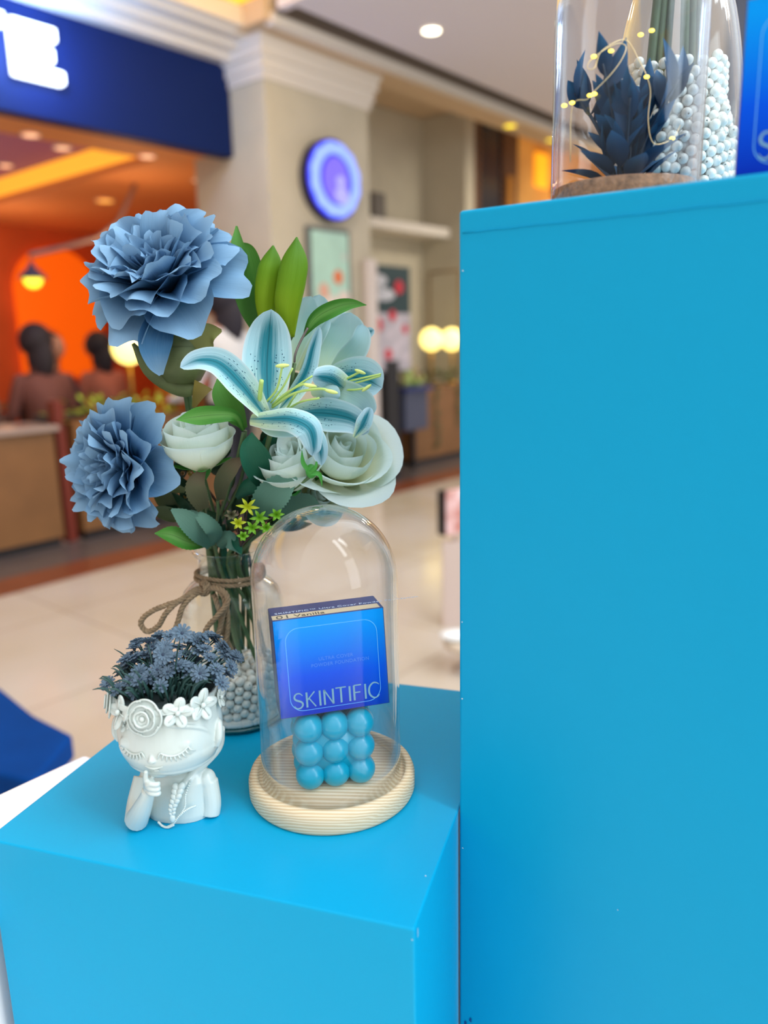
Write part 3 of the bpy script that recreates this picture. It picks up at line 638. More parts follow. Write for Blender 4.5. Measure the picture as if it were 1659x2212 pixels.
# white counter to the left of the blue cube
M_wc = mat('gloss_white_laminate', (246, 246, 248), .25)
t = empty('white_counter', (-.5, .75, 0), 'glossy white counter just left of the blue cube', 'counter')
zw = ZT-.03; K1 = onz(183, 1628, zw); K2 = onz(0, 1712, zw); dirn = (K2-K1).normalized()
Yc = Vector((-math.sin(R(-17.7)), math.cos(R(-17.7)), 0)); Xc = Vector((math.cos(R(-17.7)), math.sin(R(-17.7)), 0))
L0 = Vector((.01186, .37886, 0))-Xc*.302-Xc*.004
cs = [K1, K1+dirn*.75, K1+dirn*.75-Yc*.9, L0-Yc*.45, L0+Yc*((K1-L0).dot(Yc)-.01)]
mb = MB(); k = len(cs); v = [Vector((c.x, c.y, zw-.035)) for c in cs]+[Vector((c.x, c.y, zw)) for c in cs]
mb.add(v, [tuple(reversed(range(k))), tuple(range(k, 2*k))]+[(i, (i+1) % k, (i+1) % k+k, i+k) for i in range(k)])
bevel_obj(mb.build('top', M_wc, t, smooth=False), .004)
g = sum(cs, Vector())/5; mb = MB(); v = []
for z in (0, zw-.035):
    for c in cs: p_ = g.lerp(Vector((c.x, c.y, 0)), .93); v.append(Vector((p_.x, p_.y, z)))
mb.add(v, [tuple(reversed(range(k))), tuple(range(k, 2*k))]+[(i, (i+1) % k, (i+1) % k+k, i+k) for i in range(k)]); mb.build('cabinet', M_wc, t, smooth=False)

# slate hanging banner far behind the upper carton
c = at(1640, 60, 4.6); t = empty('hanging_screen', (c.x, c.y, c.z-.7), 'dark slate hanging panel high behind the upper blue carton at the right edge', 'panel')
mb = MB(); boxv(mb, Vector((c.x+.10, c.y, c.z-.08)), .64, .04, 1.0, rotz(R(20))); mb.build('slate_panel', mat('slate_panel', (64, 68, 84), .5), t, smooth=False)
mb = MB(); boxv(mb, Vector((c.x+.06, c.y-.06, c.z+.25)), .10, .03, .4, rotz(R(20))); mb.build('white_strip', M_white, t, smooth=False)

# ------------------------------------------------------------------ blue plinths
def paint_mat():
    m = bpy.data.materials.new('cyan_plinth_paint'); m.use_nodes = True; n = m.node_tree; b = n.nodes['Principled BSDF']; L = n.links.new
    b.inputs['Base Color'].default_value = lin((0, 160, 206)); b.inputs['Roughness'].default_value = .45; b.inputs['Specular IOR Level'].default_value = .2
    co = n.nodes.new('ShaderNodeTexCoord'); nz = n.nodes.new('ShaderNodeTexNoise'); nz.inputs['Scale'].default_value = 260; nz.inputs['Detail'].default_value = 5; L(co.outputs['Object'], nz.inputs['Vector'])
    n2 = n.nodes.new('ShaderNodeTexNoise'); n2.inputs['Scale'].default_value = 30; L(co.outputs['Object'], n2.inputs['Vector'])
    ad = n.nodes.new('ShaderNodeMath'); ad.operation = 'MULTIPLY_ADD'; L(nz.outputs['Fac'], ad.inputs[0]); ad.inputs[1].default_value = .22; L(n2.outputs['Fac'], ad.inputs[2])
    bp = n.nodes.new('ShaderNodeBump'); bp.inputs['Strength'].default_value = .3; bp.inputs['Distance'].default_value = .0012; L(ad.outputs[0], bp.inputs['Height']); L(bp.outputs[0], b.inputs['Normal'])
    return m
M_cyan = paint_mat(); M_chip = mat('bare_chip', (190, 214, 224), .7); M_mark = mat('navy_paint_smudge', (10, 70, 140), .5)
F0 = Vector((.01186, .37886, 0)); YC = R(-17.7); Rc = rotz(YC); Xc = Rc@Vector((1, 0, 0)); Yc = Rc@Vector((0, 1, 0))
SZ = .303; cc = F0-Xc*SZ/2+Yc*.1535
t = empty('display_cube', (cc.x, cc.y, 0), 'low cyan painted cube plinth carrying the vase, planter and glass cloche', 'plinth')
mb = MB(); boxv(mb, Vector((cc.x, cc.y, ZT-.1535)), SZ, .307, .307, Rc); bevel_obj(mb.build('painted_body', M_cyan, t, smooth=False), .0012, 2)
mb = MB(); boxv(mb, Vector((cc.x, cc.y, (ZT-.307)/2)), SZ-.004, .303, ZT-.307, Rc); mb.build('lower_block', M_cyan, t, smooth=False)
def chip(mb, p, r, nrm, el=1, k=9):
    x, y, a = frame(nrm); v = [p+a*.0004]; rnd = random.Random(int(p.z*1e5)); 
    for i in range(k): q_ = 2*PI*i/k; rr = r*rnd.uniform(.6, 1.1); v.append(p+a*.0004+x*math.cos(q_)*rr+y*math.sin(q_)*rr*el)
    mb.add(v, [(0, 1+i, 1+(i+1) % k) for i in range(k)])
mb = MB(); Nf = -Yc; Nr = Xc
fr = lambda x, z: F0-Xc*x+Vector((0, 0, ZT-z))
chip(mb, fr(.0013, .088), .0016, Nf, 3.2); chip(mb, fr(.0013, .0068), .0006, Nf, 1)
chip(mb, F0+Yc*.006+Vector((0, 0, ZT-.007)), .0006, Nr, 6); chip(mb, F0+Vector((0, 0, ZT))-Xc*.005+Yc*.045, .0007, Vector((0, 0, 1)))
mb.build('paint_chips', M_chip, t, smooth=False)
# tall pedestal
PC = Vector((.0482, .4903, 0)); YP = R(-35.2); Rp = rotz(YP); Xp = Rp@Vector((1, 0, 0)); Yp = Rp@Vector((0, 1, 0)); PW = .34
pc = PC+Xp*PW/2+Yp*.17
t = empty('display_pedestal', (pc.x, pc.y, 0), 'tall cyan painted pedestal filling the right side', 'plinth')
mb = MB(); boxv(mb, Vector((pc.x, pc.y, ZP/2)), PW, .34, ZP, Rp); bevel_obj(mb.build('painted_body', M_cyan, t, smooth=False), .0022, 3)
mb = MB(); fp = lambda x, z: PC+Xp*x-Yp*.0003+Vector((0, 0, z))
# paper edge seam in the paint below the top edge
sp = [fp(.003+i*.0105, ZP-.0128+random.uniform(-.0003, .0003)) for i in range(32)]; tube(mb, sp, .00035, 5, 0)
mb.build('paint_seam', M_cyan, t)
mb = MB()
for x, z, r in ((.0035, ZP-.0345, .0006), (.003, 1.115, .0006), (.003, 1.06, .0007), (.0035, .945, .0006), (.115, .945, .0004)): chip(mb, fp(x, z), r, -Yp)
mb.build('paint_chips', M_chip, t, smooth=False)
mb = MB()
for px, py in ((1017, 2203), (1006, 2209)):
    r_ = ray(px, py); kk = (PC-CAM).dot(Yp)/r_.dot(Yp); chip(mb, CAM+r_*kk-Yp*.0002, .0012, -Yp, 2)
mb.build('paint_smudge', M_mark, t, smooth=False)

# ------------------------------------------------------------------ cloche on the cube
M_glass = glass_mat('cloche_glass', (.985, .99, 1), 1.0); M_pine = wood_mat('pale_pine', (216, 188, 146), (238, 220, 188), 190, .5)
BC = Vector((-.0432, .526, ZT))
t = empty('glass_cloche', BC, 'clear glass dome on a round pale pine base over the blue box', 'cloche')
mb = MB(); lathe(mb, [(0, .0145), (.0490, .0145), (.0497, .0120), (.0540, .0120), (.0546, .0160), (.0556, .0172), (.0580, .0176), (.0602, .0160), (.0617, .0120), (.0617, .0030), (.0608, .0008), (.0595, 0), (0, 0)], BC, 96, False); mb.build('wooden_base', M_pine, t)
def dome(name, c, r, h, z0, th, m, par, n=72):
    mb = MB(); o = []; inn = []; zs = h-r
    for i in range(8): o.append((r, z0+(zs-z0)*i/8))
    for i in range(22): a = PI/2*i/22; o.append((r*math.cos(a), zs+r*math.sin(a)))
    o.append((0, h)); r2 = r-th
    for (x, z) in reversed(o): inn.append((max(0, x*(r2/r)), z if z < zs else zs+(z-zs)*(r2/r)))
    lathe(mb, [(r2, z0)]+o+inn[:-1]+[(r2, z0)], c, n, False); return mb.build(name, m, par)
dome('glass_dome', BC, .0516, .2155, .0121, .0016, M_glass, t)

# bubble candle
M_wax = mat('cyan_wax', (0, 160, 190), .32, spec=.5, sss=.0, coat=.25)
CY = R(11); Rb = rotz(CY); cb = onz(731, 1711, ZT+.0146); cb = Vector((cb.x, cb.y, ZT+.0146))+Rb@Vector((0, .0287, 0))
t = empty('bubble_candle', cb, 'cyan bubble cube candle under the glass dome', 'candle')
mb = MB(); s_ = .0182; rb = .0105
for i in (-1, 0, 1):
    for j in (-1, 0, 1):
        for k in (0, 1, 2):
            if i == 0 and j == 0 and k == 1: continue
            sph(mb, cb+Rb@Vector((i*s_, j*s_, rb+k*s_)), rb, 28, 18)
boxv(mb, cb+Vector((0, 0, rb+s_)), s_*2+.008, s_*2+.008, s_*2+.008, Rb)
o = mb.build('wax_bubbles', M_wax, t)
mb = MB(); tube(mb, [cb+Vector((0, 0, rb+2*s_+rb*.8)), cb+Vector((0, 0, rb+2*s_+rb+.0012))], .0006, 6, 2); mb.build('wick', mat('cotton_wick', (225, 220, 205), .8), t)

# ------------------------------------------------------------------ powder boxes
def box_front_mat():
    m = bpy.data.materials.new('blue_foil_print'); m.use_nodes = True; n = m.node_tree; b = n.nodes['Principled BSDF']; L = n.links.new
    uv = n.nodes.new('ShaderNodeUVMap'); s = n.nodes.new('ShaderNodeSeparateXYZ'); L(uv.outputs[0], s.inputs[0]); r = n.nodes.new('ShaderNodeValToRGB'); e = r.color_ramp.elements
    e[0].color = lin((0, 48, 176)); e[0].position = .02; e[1].color = lin((0, 146, 236)); e[1].position = .92; k = e.new(.4); k.color = lin((0, 80, 218))
    L(s.outputs['Y'], r.inputs[0]); L(r.outputs[0], b.inputs['Base Color']); b.inputs['Roughness'].default_value = .4; b.inputs['Specular IOR Level'].default_value = .06; return m
M_foil = box_front_mat(); M_nv = mat('navy_card', (26, 48, 110), .35); M_slv = mat('silver_foil', (120, 172, 196), .3, metal=.6); M_lb = mat('pale_blue_foil', (100, 190, 240), .4)
M_bge = mat('beige_label', (214, 196, 160), .5); M_ink = mat('grey_ink', (70, 66, 60), .6); M_wink = mat('white_ink', (200, 215, 235), .5); M_fnt = mat('faint_ink', (60, 130, 225), .4)
def powder_box(c, w, h, d, Rm, label, top_text=True):
    """c = bottom centre; local x right, y back, z up via Rm"""
    t = empty('powder_box', c, label, 'box')
    P = lambda x, y, z: c+Rm@Vector((x, y, z))
    mb = MB(); boxv(mb, P(0, 0, h/2), w, d, h, Rm); o = bevel_obj(mb.build('carton', M_nv, t, smooth=False), .0006, 2)
    mb = MB(); y = -d/2-.00008; i_ = .0006
    mb.add([P(-w/2+i_, y, i_), P(w/2-i_, y, i_), P(w/2-i_, y, h-i_), P(-w/2+i_, y, h-i_)], [(0, 1, 2, 3)], [(0, 0), (1, 0), (1, 1), (0, 1)]); mb.build('front_print', M_foil, t, smooth=False)
    y -= .00008; M4 = Matrix.Translation(P(0, y, 0))@(Rm@Matrix(((1, 0, 0), (0, 0, -1), (0, 1, 0)))).to_4x4()
    # rounded outline
    x0, x1, z0, z1, rr = -w*.40, w*.425, h*.055, h*.90, w*.12; pts = []
    for (cx_, cz_, a0) in ((x1-rr, z1-rr, 0), (x0+rr, z1-rr, 90), (x0+rr, z0+rr, 180), (x1-rr, z0+rr, 270)):
        for i in range(9): a = R(a0+90*i/8); pts.append((cx_+rr*math.cos(a), cz_+rr*math.sin(a)))
    mb = MB(); k = len(pts); th = w*.0035; v = []
    for (x, z) in pts: v.append(P(x, y, z))
    cx_, cz_ = (x0+x1)/2, (z0+z1)/2
    for (x, z) in pts: v.append(P(x+(cx_-x)/(x1-cx_)*th*1.2, y, z+(cz_-z)/(z1-cz_)*th*1.2))
    mb.add(v, [(i, (i+1) % k, (i+1) % k+k, i+k) for i in range(k)]); mb.build('outline', M_lb, t, smooth=False)
    # brand word from pen strokes
    S_ = [[(.82, .82), (.6, .98), (.3, .98), (.12, .78), (.25, .58), (.65, .44), (.8, .24), (.62, .04), (.3, .02), (.08, .2)]]
    K_ = [[(.12, 0), (.12, 1)], [(.8, 1), (.16, .48)], [(.32, .58), (.85, 0)]]; I_ = [[(.2, 0), (.2, 1)]]; N_ = [[(.12, 0), (.12, 1)], [(.12, 1), (.85, 0)], [(.85, 0), (.85, 1)]]
    T_ = [[(0, 1), (.9, 1)], [(.45, 1), (.45, 0)]]; F_ = [[(.12, 0), (.12, 1)], [(.12, 1), (.75, 1)], [(.12, .52), (.65, .52)]]
    C_ = [[(.95, .85), (.75, .97), (.45, 1), (.15, .8), (.05, .5), (.15, .2), (.45, 0), (.75, .03), (.95, .17)]]
    word = [(S_, .95), (K_, .95), (I_, .42), (N_, 1.0), (T_, .92), (I_, .42), (F_, .82), (I_, .42), (C_, 1.0)]
    tot = sum(a for _, a in word); lw = w*.80/tot; lh = h*.155; X = -w*.375; Z = h*.085; mb = MB(); yy = y-.0001
    for L_, adv in word:
        for st in L_:
            pl = [(X+a*lw*.92, Z+b*lh) for a, b in st]
            if len(pl) > 2: q3 = catmull([Vector((a, b, 0)) for a, b in pl], 28); pl = [(p.x, p.y) for p in q3]
            vert = len(pl) == 2 and abs(pl[0][0]-pl[1][0]) < 1e-6; tk = lw*(.075 if vert else .05); v = []
            for i, (a, b) in enumerate(pl):
                a2, b2 = pl[min(i+1, len(pl)-1)]; a1, b1 = pl[max(i-1, 0)]; dx, dz = a2-a1, b2-b1; l = math.hypot(dx, dz) or 1; k_ = tk*(1 if len(pl) == 2 else .6+.9*math.sin(PI*i/(len(pl)-1)))
                v += [P(a-dz/l*k_, yy, b+dx/l*k_), P(a+dz/l*k_, yy, b-dx/l*k_)]
            mb.add(v, [(2*i, 2*i+1, 2*i+3, 2*i+2) for i in range(len(pl)-1)])
        X += adv*lw
    mb.build('brand_word', M_slv, t, smooth=False)
    if top_text:
        def ft(s, x, z, size, m): text_mesh(s, size, m, 'print_line', t, Matrix.Translation(P(0, y, 0)-Rm@Vector((0, .0001, 0)))@(Rm@Matrix(((1, 0, 0), (0, 0, -1), (0, 1, 0)))).to_4x4()@Matrix.Translation((x, z, 0)), 1.1)
        ft('ULTRA COVER', -w*.12, h*.545, w*.044, M_fnt); ft('POWDER FOUNDATION', -w*.19, h*.485, w*.044, M_fnt)
        zt = h+.0001; mb = MB(); mb.add([P(-w/2+i_, -d/2+.0006, zt), P(w*.47, -d/2+.0006, zt), P(w*.47, -d/2+.0110, zt), P(-w/2+i_, -d/2+.0110, zt)], [(0, 1, 2, 3)]); mb.build('beige_label', M_bge, t, smooth=False)
        TM = lambda x, yv: Matrix.Translation(P(x, yv, zt+.0001))@Rm.to_4x4()
        text_mesh('01', .0105, M_ink, 'label_number', t, TM(-w*.46, -d/2+.0016)); text_mesh('Vanilla', .0082, M_ink, 'label_shade', t, TM(-w*.30, -d/2+.0022))
        text_mesh('SKINTIFIC\u2122 Ultra Cover Powder Foundation', .0052, M_wink, 'label_line', t, TM(-w*.46, -d/2+.0135), 1.05)
    return t
BYaw = R(13)
lean = Matrix.Rotation(R(-4), 3, 'X')
bc = cb+Vector((-.001, -.002, rb*2+2*s_+.0002))+rotz(BYaw)@Vector((0, -.004, 0))
powder_box(bc+Vector((.002, -.001, .0008)), .0775, .0705, .033, rotz(BYaw)@Matrix.Rotation(R(-1.5), 3, 'Y')@lean, 'royal blue foundation carton balanced on the candle under the dome')
# the second carton stands on the tall pedestal
b2 = at(1585, 395, .405); b2 = Vector((b2.x, b2.y, ZP)); R2 = rotz(R(-25))
powder_box(b2+R2@Vector((.0375, .0145, 0)), .075, .0775, .029, R2, 'blue foundation carton cut off by the right photo edge on the pedestal', False)

# ------------------------------------------------------------------ pearls
M_pearl = mat('pearl', (226, 227, 222), .14, spec=.7, coat=.8)
def pearl_mesh(r, n=20):
    pr = []; h = r*.17
    pr.append((h, -r*.5)); pr.append((h, -math.sqrt(r*r-h*h)+.00004))
    for i in range(13):
        a = -PI/2+.2+(PI-.4)*i/12; pr.append((r*math.cos(a), r*math.sin(a)))
    pr += [(h, math.sqrt(r*r-h*h)-.00004), (h, r*.5)]
    mb = MB(); lathe(mb, pr, (0, 0, 0), n, True); return mb
def pack(n, Rf, rin, r, seed, hmax, iters=260):
    rg = np.random.default_rng(seed); a = rg.uniform(0, 2*PI, n); Rm_ = Rf(0)-r; rad = np.sqrt(rg.uniform(((Rm_-rin)/Rm_)**2 if rin else 0, 1, n))*Rm_
    P = np.stack([rad*np.cos(a), rad*np.sin(a), rg.uniform(r, hmax*1.25, n)], 1)
    for it in range(iters):
        P[:, 2] -= .0005 if it < iters*.75 else .00012
        P = P[np.argsort(P[:, 2])]; K = 1
        for sub in range(2):
            D = np.zeros_like(P)
            for k in range(1, n):
                dz = P[k:, 2]-P[:-k, 2]
                if dz.min() > 2*r or k > 130: break
                d = P[k:]-P[:-k]; l = np.sqrt((d**2).sum(1))+1e-9; ov = np.clip(2*r-l, 0, None); m_ = ov > 0
                if m_.any():
                    c = d/l[:, None]*(ov*.5)[:, None]*.8; D[k:] += c; D[:-k] -= c
            ln = np.linalg.norm(D, axis=1); D *= np.minimum(1, r*.5/(ln+1e-9))[:, None]; P += D
            rr = np.hypot(P[:, 0], P[:, 1])+1e-9; lim = np.array([Rf(z) for z in P[:, 2]])-r; s = np.minimum(1, lim/rr)
            if rin: ri = np.maximum(lim-rin, .002); s = np.where(rr < ri, ri/rr, s)
            P[:, :2] *= s[:, None]; P[:, 2] = np.maximum(P[:, 2], r)
    return P
def fill_pearls(c, P, r, count, score, label, group):
    c = Vector(c); order = sorted(range(len(P)), key=lambda i: -score(P[i])); base = pearl_mesh(r*.985); me = None; rnd = random.Random(3)
    proto = base.build('pearl', M_pearl, None, origin=(0, 0, 0)); tag(proto, label, 'pearl', group)
    for n_, i in enumerate(order[:count]):
        o = proto if n_ == 0 else proto.copy()
        if n_: COL.objects.link(o)
        o.location = c+Vector(P[i]); o.rotation_euler = (rnd.uniform(0, PI), rnd.uniform(0, PI), rnd.uniform(0, PI))
    mb = MB()
    for i in order[count:]: sph(mb, Vector(P[i])+c, r*.985, 12, 8)
    o = mb.build('pearl_fill', M_pearl, None, origin=c); tag(o, 'remaining pearls at the back and core: '+label, 'pearls', group+' fill', 'stuff')

# ------------------------------------------------------------------ bottle vase on the cube
M_jar = glass_mat('jar_glass', (.97, .985, .98), .85)
JC = Vector((-.1345, .647, ZT)); RJ = .0445
t = jar = empty('glass_bottle_vase', JC, 'clear wide-necked glass bottle vase with twine bow holding the bouquet', 'vase')
outp = [(0, 0), (.036, 0), (.0415, .0015), (.0440, .005), (.0445, .010), (.0445, .100), (.0438, .108), (.0405, .1175), (.0350, .1235), (.0300, .1268), (.0272, .1300), (.0266, .1400), (.0272, .1490), (.0300, .1510), (.0308, .1530), (.0300, .1548), (.0285, .1550)]
inn = [(.0262, .1520), (.0252, .1440), (.0256, .1310), (.0285, .1258), (.0335, .1222), (.0390, .1160), (.0421, .1070), (.0428, .0990), (.0428, .0110), (.040, .0060), (0, .0050)]
mb = MB(); lathe(mb, outp+inn, JC, 72, False); mb.build('glass_body', M_jar, t)
mb = MB(); lathe(mb, [(0, .0008), (.0405, .0010), (.0432, .0035), (.0430, .0048), (0, .0046)], JC, 64, False); mb.build('thick_base', mat('dark_teal_glass', (20, 96, 100), .08, spec=.6), t)
rj = .0041
PJ = pack(900, lambda z: .0426, 0, rj, 4, .075)
PJ[:, 2] += .0052
fill_pearls(JC, PJ, rj, 170, lambda p: -p[1]*1.0+p[0]*.55+(.03 if p[2] > .064 else 0)-(.05 if p[0] < -.02 and p[2] < .055 else 0)-max(0, .037-math.hypot(p[0], p[1]))*2*(p[2] < .064), 'white pearl bead with a drilled hole in the bottle vase on the cube', 'pearls in the bottle vase on the cube')
# twine
M_twine = mat('jute_twine', (144, 122, 94), .9, vary=.25, vscale=220, bump=.3)
mb = MB()
for zz, rr_ in ((.1300, .0292), (.1340, .0286)):
    rope(mb, [JC+Vector((rr_*math.cos(a), rr_*math.sin(a), zz+.0012*math.sin(a*2))) for a in [2*PI*i/24 for i in range(25)]], .0019, .011)
tw = mb.build('twine_wrap', M_twine, jar)
Yk = JC.y-.031
A = lambda px, py, dy=0: at(px, py, Yk+dy)
for nm, pts in (('bow_loop', [(446, 1268, 0), (420, 1275, -.006), (392, 1296, -.012), (362, 1306, -.014), (325, 1322, -.013), (304, 1344, -.012), (318, 1364, -.012), (342, 1352, -.014), (358, 1325, -.016), (384, 1300, -.013), (415, 1282, -.008), (444, 1272, -.002)]),
               ('bow_tail', [(444, 1274, -.003), (418, 1286, -.008), (395, 1310, -.012), (385, 1340, -.014), (374, 1372, -.015)]),
               ('bow_loop', [(446, 1272, -.002), (470, 1272, -.008), (486, 1300, -.012), (478, 1345, -.014), (470, 1385, -.014), (486, 1392, -.011), (492, 1350, -.01), (488, 1300, -.008), (470, 1270, -.003)]),
               ('bow_tail', [(446, 1270, -.004), (480, 1275, -.012), (492, 1300, -.017), (470, 1330, -.02), (448, 1355, -.02), (438, 1385, -.02)]),
               ('bow_tail', [(462, 1284, -.003), (474, 1320, -.008), (484, 1370, -.008), (500, 1405, -.007)])):
    mb = MB(); rope(mb, [A(*p) for p in pts], .0023, .010); mb.build(nm, M_twine, jar)
mb = MB(); rope(mb, [A(434, 1262, 0), A(440, 1262, -.006), A(444, 1274, -.007), A(438, 1283, -.004), A(432, 1274, 0)], .0022, .008); rope(mb, [A(440, 1256, 0), A(450, 1264, -.006), A(448, 1280, -.005), A(440, 1284, 0)], .0021, .008); mb.build('knot', M_twine, jar)

# ------------------------------------------------------------------ upper cloche, bottle and foliage on the pedestal
UC = at(1348, 400, .535); UC = Vector((UC.x, UC.y, ZP)); UR = .0462
M_cork = mat('cork', (168, 126, 92), .85, vary=.35, vscale=260, bump=.6, bscale=500)
t = ucl = empty('glass_cloche', UC, 'glass dome with cork base and fairy lights on the tall pedestal', 'cloche')
mb = MB(); lathe(mb, [(0, 0), (.0462, 0), (.0468, .001), (.0468, .0085), (.0462, .0092), (.0448, .0092), (.0446, .018), (.0440, .0186), (0, .0186)], UC, 80, False); mb.build('cork_base', M_cork, t)
mb = MB(); zs = .118; o_ = [(UR, .0094+(zs-.0094)*i/8) for i in range(8)]; rt = .046
for i in range(20): a = PI/2*i/20; o_.append((UR*math.cos(a)**.85, zs+.062*math.sin(a)))
o_.append((0, zs+.062)); in_ = [(x*.967, z if z < zs else zs+(z-zs)*.97) for x, z in reversed(o_)]
lathe(mb, [(UR*.967, .0094)]+o_+in_, UC, 72, False); mb.build('glass_dome', M_glass, t)
# dried blue foliage inside
t = empty('dried_foliage', UC+Vector((0, 0, .0186)), 'bunch of dark teal-blue dried leaves inside the cork-based cloche', 'dried leaves')
M_dl = petal_mat('dark_blue_leaf', (6, 34, 60), (12, 58, 92), (32, 94, 134), .6, .14, vein=.1)
rnd = random.Random(12); base = UC+Vector((0, 0, .0192))
for s in range(12):
    a = 2*PI*s/12+.3; tip = base+Vector((math.cos(a)*.033*(1 if s % 3 else .35), math.sin(a)*.030*(1 if s % 3 else .35), (.046, .058, .050)[s % 3]+rnd.uniform(-.006, .008))); 
    mb = MB(); st = [base+Vector((math.cos(a)*.004, math.sin(a)*.004, 0)), base.lerp(tip, .5)+Vector((0, 0, .004)), tip]; tube(mb, st, [.0012, .0006], 6); mb.build('leaf_stem', mat('dark_stem', (12, 40, 60), .6) if s == 0 else bpy.data.materials['dark_stem'], t)
    Q = catmull(st, 11)
    for k in range(7):
        p = Q[min(10, 2+int(k*1.3))]; ph = rnd.uniform(0, 2*PI); el = rnd.uniform(.75, 1.25) if k < 6 else 1.4; d = Vector((math.cos(ph)*math.cos(el), math.sin(ph)*math.cos(el), math.sin(el)))
        L = rnd.uniform(.022, .031); wd = L*rnd.uniform(.15, .21)
        rad = Vector((p.x-UC.x, p.y-UC.y, 0))+Vector((d.x, d.y, 0))*L
        if rad.length > .040: d = Vector((d.x*.1, d.y*.1, 1)).normalized(); 
        x, y, _ = frame(d, Vector((rnd.uniform(-1, 1), rnd.uniform(-1, 1), .2))); v = []; uvs = []; nv, nu = 8, 5
        for j in range(nv):
            vv = j/(nv-1); w = wd*math.sin(PI*min(1, vv*.97+.03)**.8); cen = p+d*L*vv+y*(-L*.14*vv*vv)
            for i in range(nu): u = -1+2*i/(nu-1); v.append(cen+x*u*w+y*(u*u*w*.45)); uvs.append(((u+1)/2, vv))
        mb = MB(); mb.add(v, grid_faces(nu, nv), uvs); o = mb.build('leaf', M_dl, t)
# the low ring of broad leaves
for k in range(12):
    a = 2*PI*k/12; p = base+Vector((math.cos(a)*.012, math.sin(a)*.012, .002+.004*(k % 3))); d = Vector((math.cos(a), math.sin(a), rnd.uniform(.2, 1.1))).normalized(); L = .030; x, y, _ = frame(d); v = []; uvs = []
    for j in range(8):
        vv = j/7; w = .007*math.sin(PI*min(1, vv*.97+.03)**.8)
        for i in range(5): u = -1+.5*i; v.append(p+d*L*vv+x*u*w+y*(u*u*w*.4-L*.1*vv*vv)); uvs.append(((u+1)/2, vv))
    mb = MB(); mb.add(v, grid_faces(5, 8), uvs); mb.build('leaf', M_dl, t)
# fairy lights
t = empty('fairy_lights', UC+Vector((0, -.03, .06)), 'fine copper fairy light string looped inside the upper cloche', 'fairy lights')
Af = lambda px, py, Y: at(px, py, Y)
wp = [(1232, 350, .500), (1236, 230, .500), (1268, 215, .498), (1278, 203, .498), (1320, 160, .500), (1345, 125, .503), (1352, 100, .506), (1330, 95, .505), (1290, 118, .502), (1272, 135, .500), (1270, 148, .5), (1285, 146, .5), (1300, 110, .505), (1350, 86, .51), (1380, 130, .508), (1397, 165, .505), (1405, 200, .505), (1400, 260, .503), (1412, 310, .502), (1452, 300, .505), (1470, 270, .515)]
mb = MB(); tube(mb, [Af(*p) for p in wp], .00028, 5); mb.build('wire', mat('fine_copper_wire', (214, 190, 140), .3, metal=.7), t)
M_bulb = mat('fairy_bulb', (255, 220, 90), .3, emit=(255, 220, 70), estr=4)
for (px, py, Y) in ((1283, 122, .5), (1236, 222, .5), (1274, 206, .498), (1284, 203, .498), (1397, 166, .505), (1452, 299, .505), (1320, 110, .505), (1384, 75, .51), (1219, 228, .5), (1408, 66, .51)):
    mb = MB(); sph(mb, Af(px, py, Y), .0011, 10, 8, (1.5, 1, .9)); mb.build('bulb', M_bulb, t)
# bottle with pearls behind it
VC = at(1450, 380, .66); VC = Vector((VC.x, VC.y, ZP)); rv = .0505
vprof = lambda z: rv if z < .070 else (rv-(rv-.0400)*min(1, (z-.070)/.090)**2)
t = empty('glass_bottle_vase', VC, 'clear tapered glass bottle vase full of pearls behind the upper cloche', 'vase')
o_ = [(0, 0), (.043, 0), (rv, .004)]+[(vprof(.004+.156*i/16), .004+.156*i/16) for i in range(1, 17)]+[(.0350, .178), (.0290, .195), (.0270, .210), (.0290, .228), (.0310, .230)]
in_ = [(x-.0018, max(z, .004)) for x, z in reversed(o_[1:])]+[(0, .004)]
mb = MB(); lathe(mb, o_+in_, VC, 72, False); mb.build('glass_body', M_jar, t)
PV = pack(1230, lambda z: vprof(z+.004)-.0022, .0125, rj, 9, .17, 260)
PV[:, 2] += .0045
fill_pearls(VC, PV, rj, 130, lambda p: -p[1]*1.0+p[0]*.8+(.02 if p[2] > .05 else 0)-max(0, (vprof(p[2])-.0075)-math.hypot(p[0], p[1]))*3, 'white pearl bead in the tapered bottle vase on the tall pedestal', 'pearls in the tapered bottle vase')
# green stems standing in that bottle
stb = empty('bare_stem_bunch', VC+Vector((0, 0, .09)), 'bunch of green flower stems rising from the pearls in the upper bottle vase', 'artificial flowers')
M_dstem = mat('olive_stem', (64, 84, 52), .5, vary=.2, vscale=60)
for i, (px0, px1) in enumerate(((1352, 1372), (1374, 1384), (1398, 1404), (1430, 1418), (1452, 1440), (1470, 1458))):
    z0 = VC.z+.10; 
    mb = MB(); a = at(px0+25, 60, VC.y-.012+.006*(i % 3)); 
    cxs = VC.x+(px0-1425)*.00036; b = Vector((cxs, VC.y-.012+.006*(i % 3), VC.z+.095)); top = Vector((VC.x+(px1-1420)*.00024, VC.y+.002*(i % 3), VC.z+.28))
    tube(mb, [b, b.lerp(top, .5), top], .0034, 8); o = mb.build('stem', M_dstem, stb)

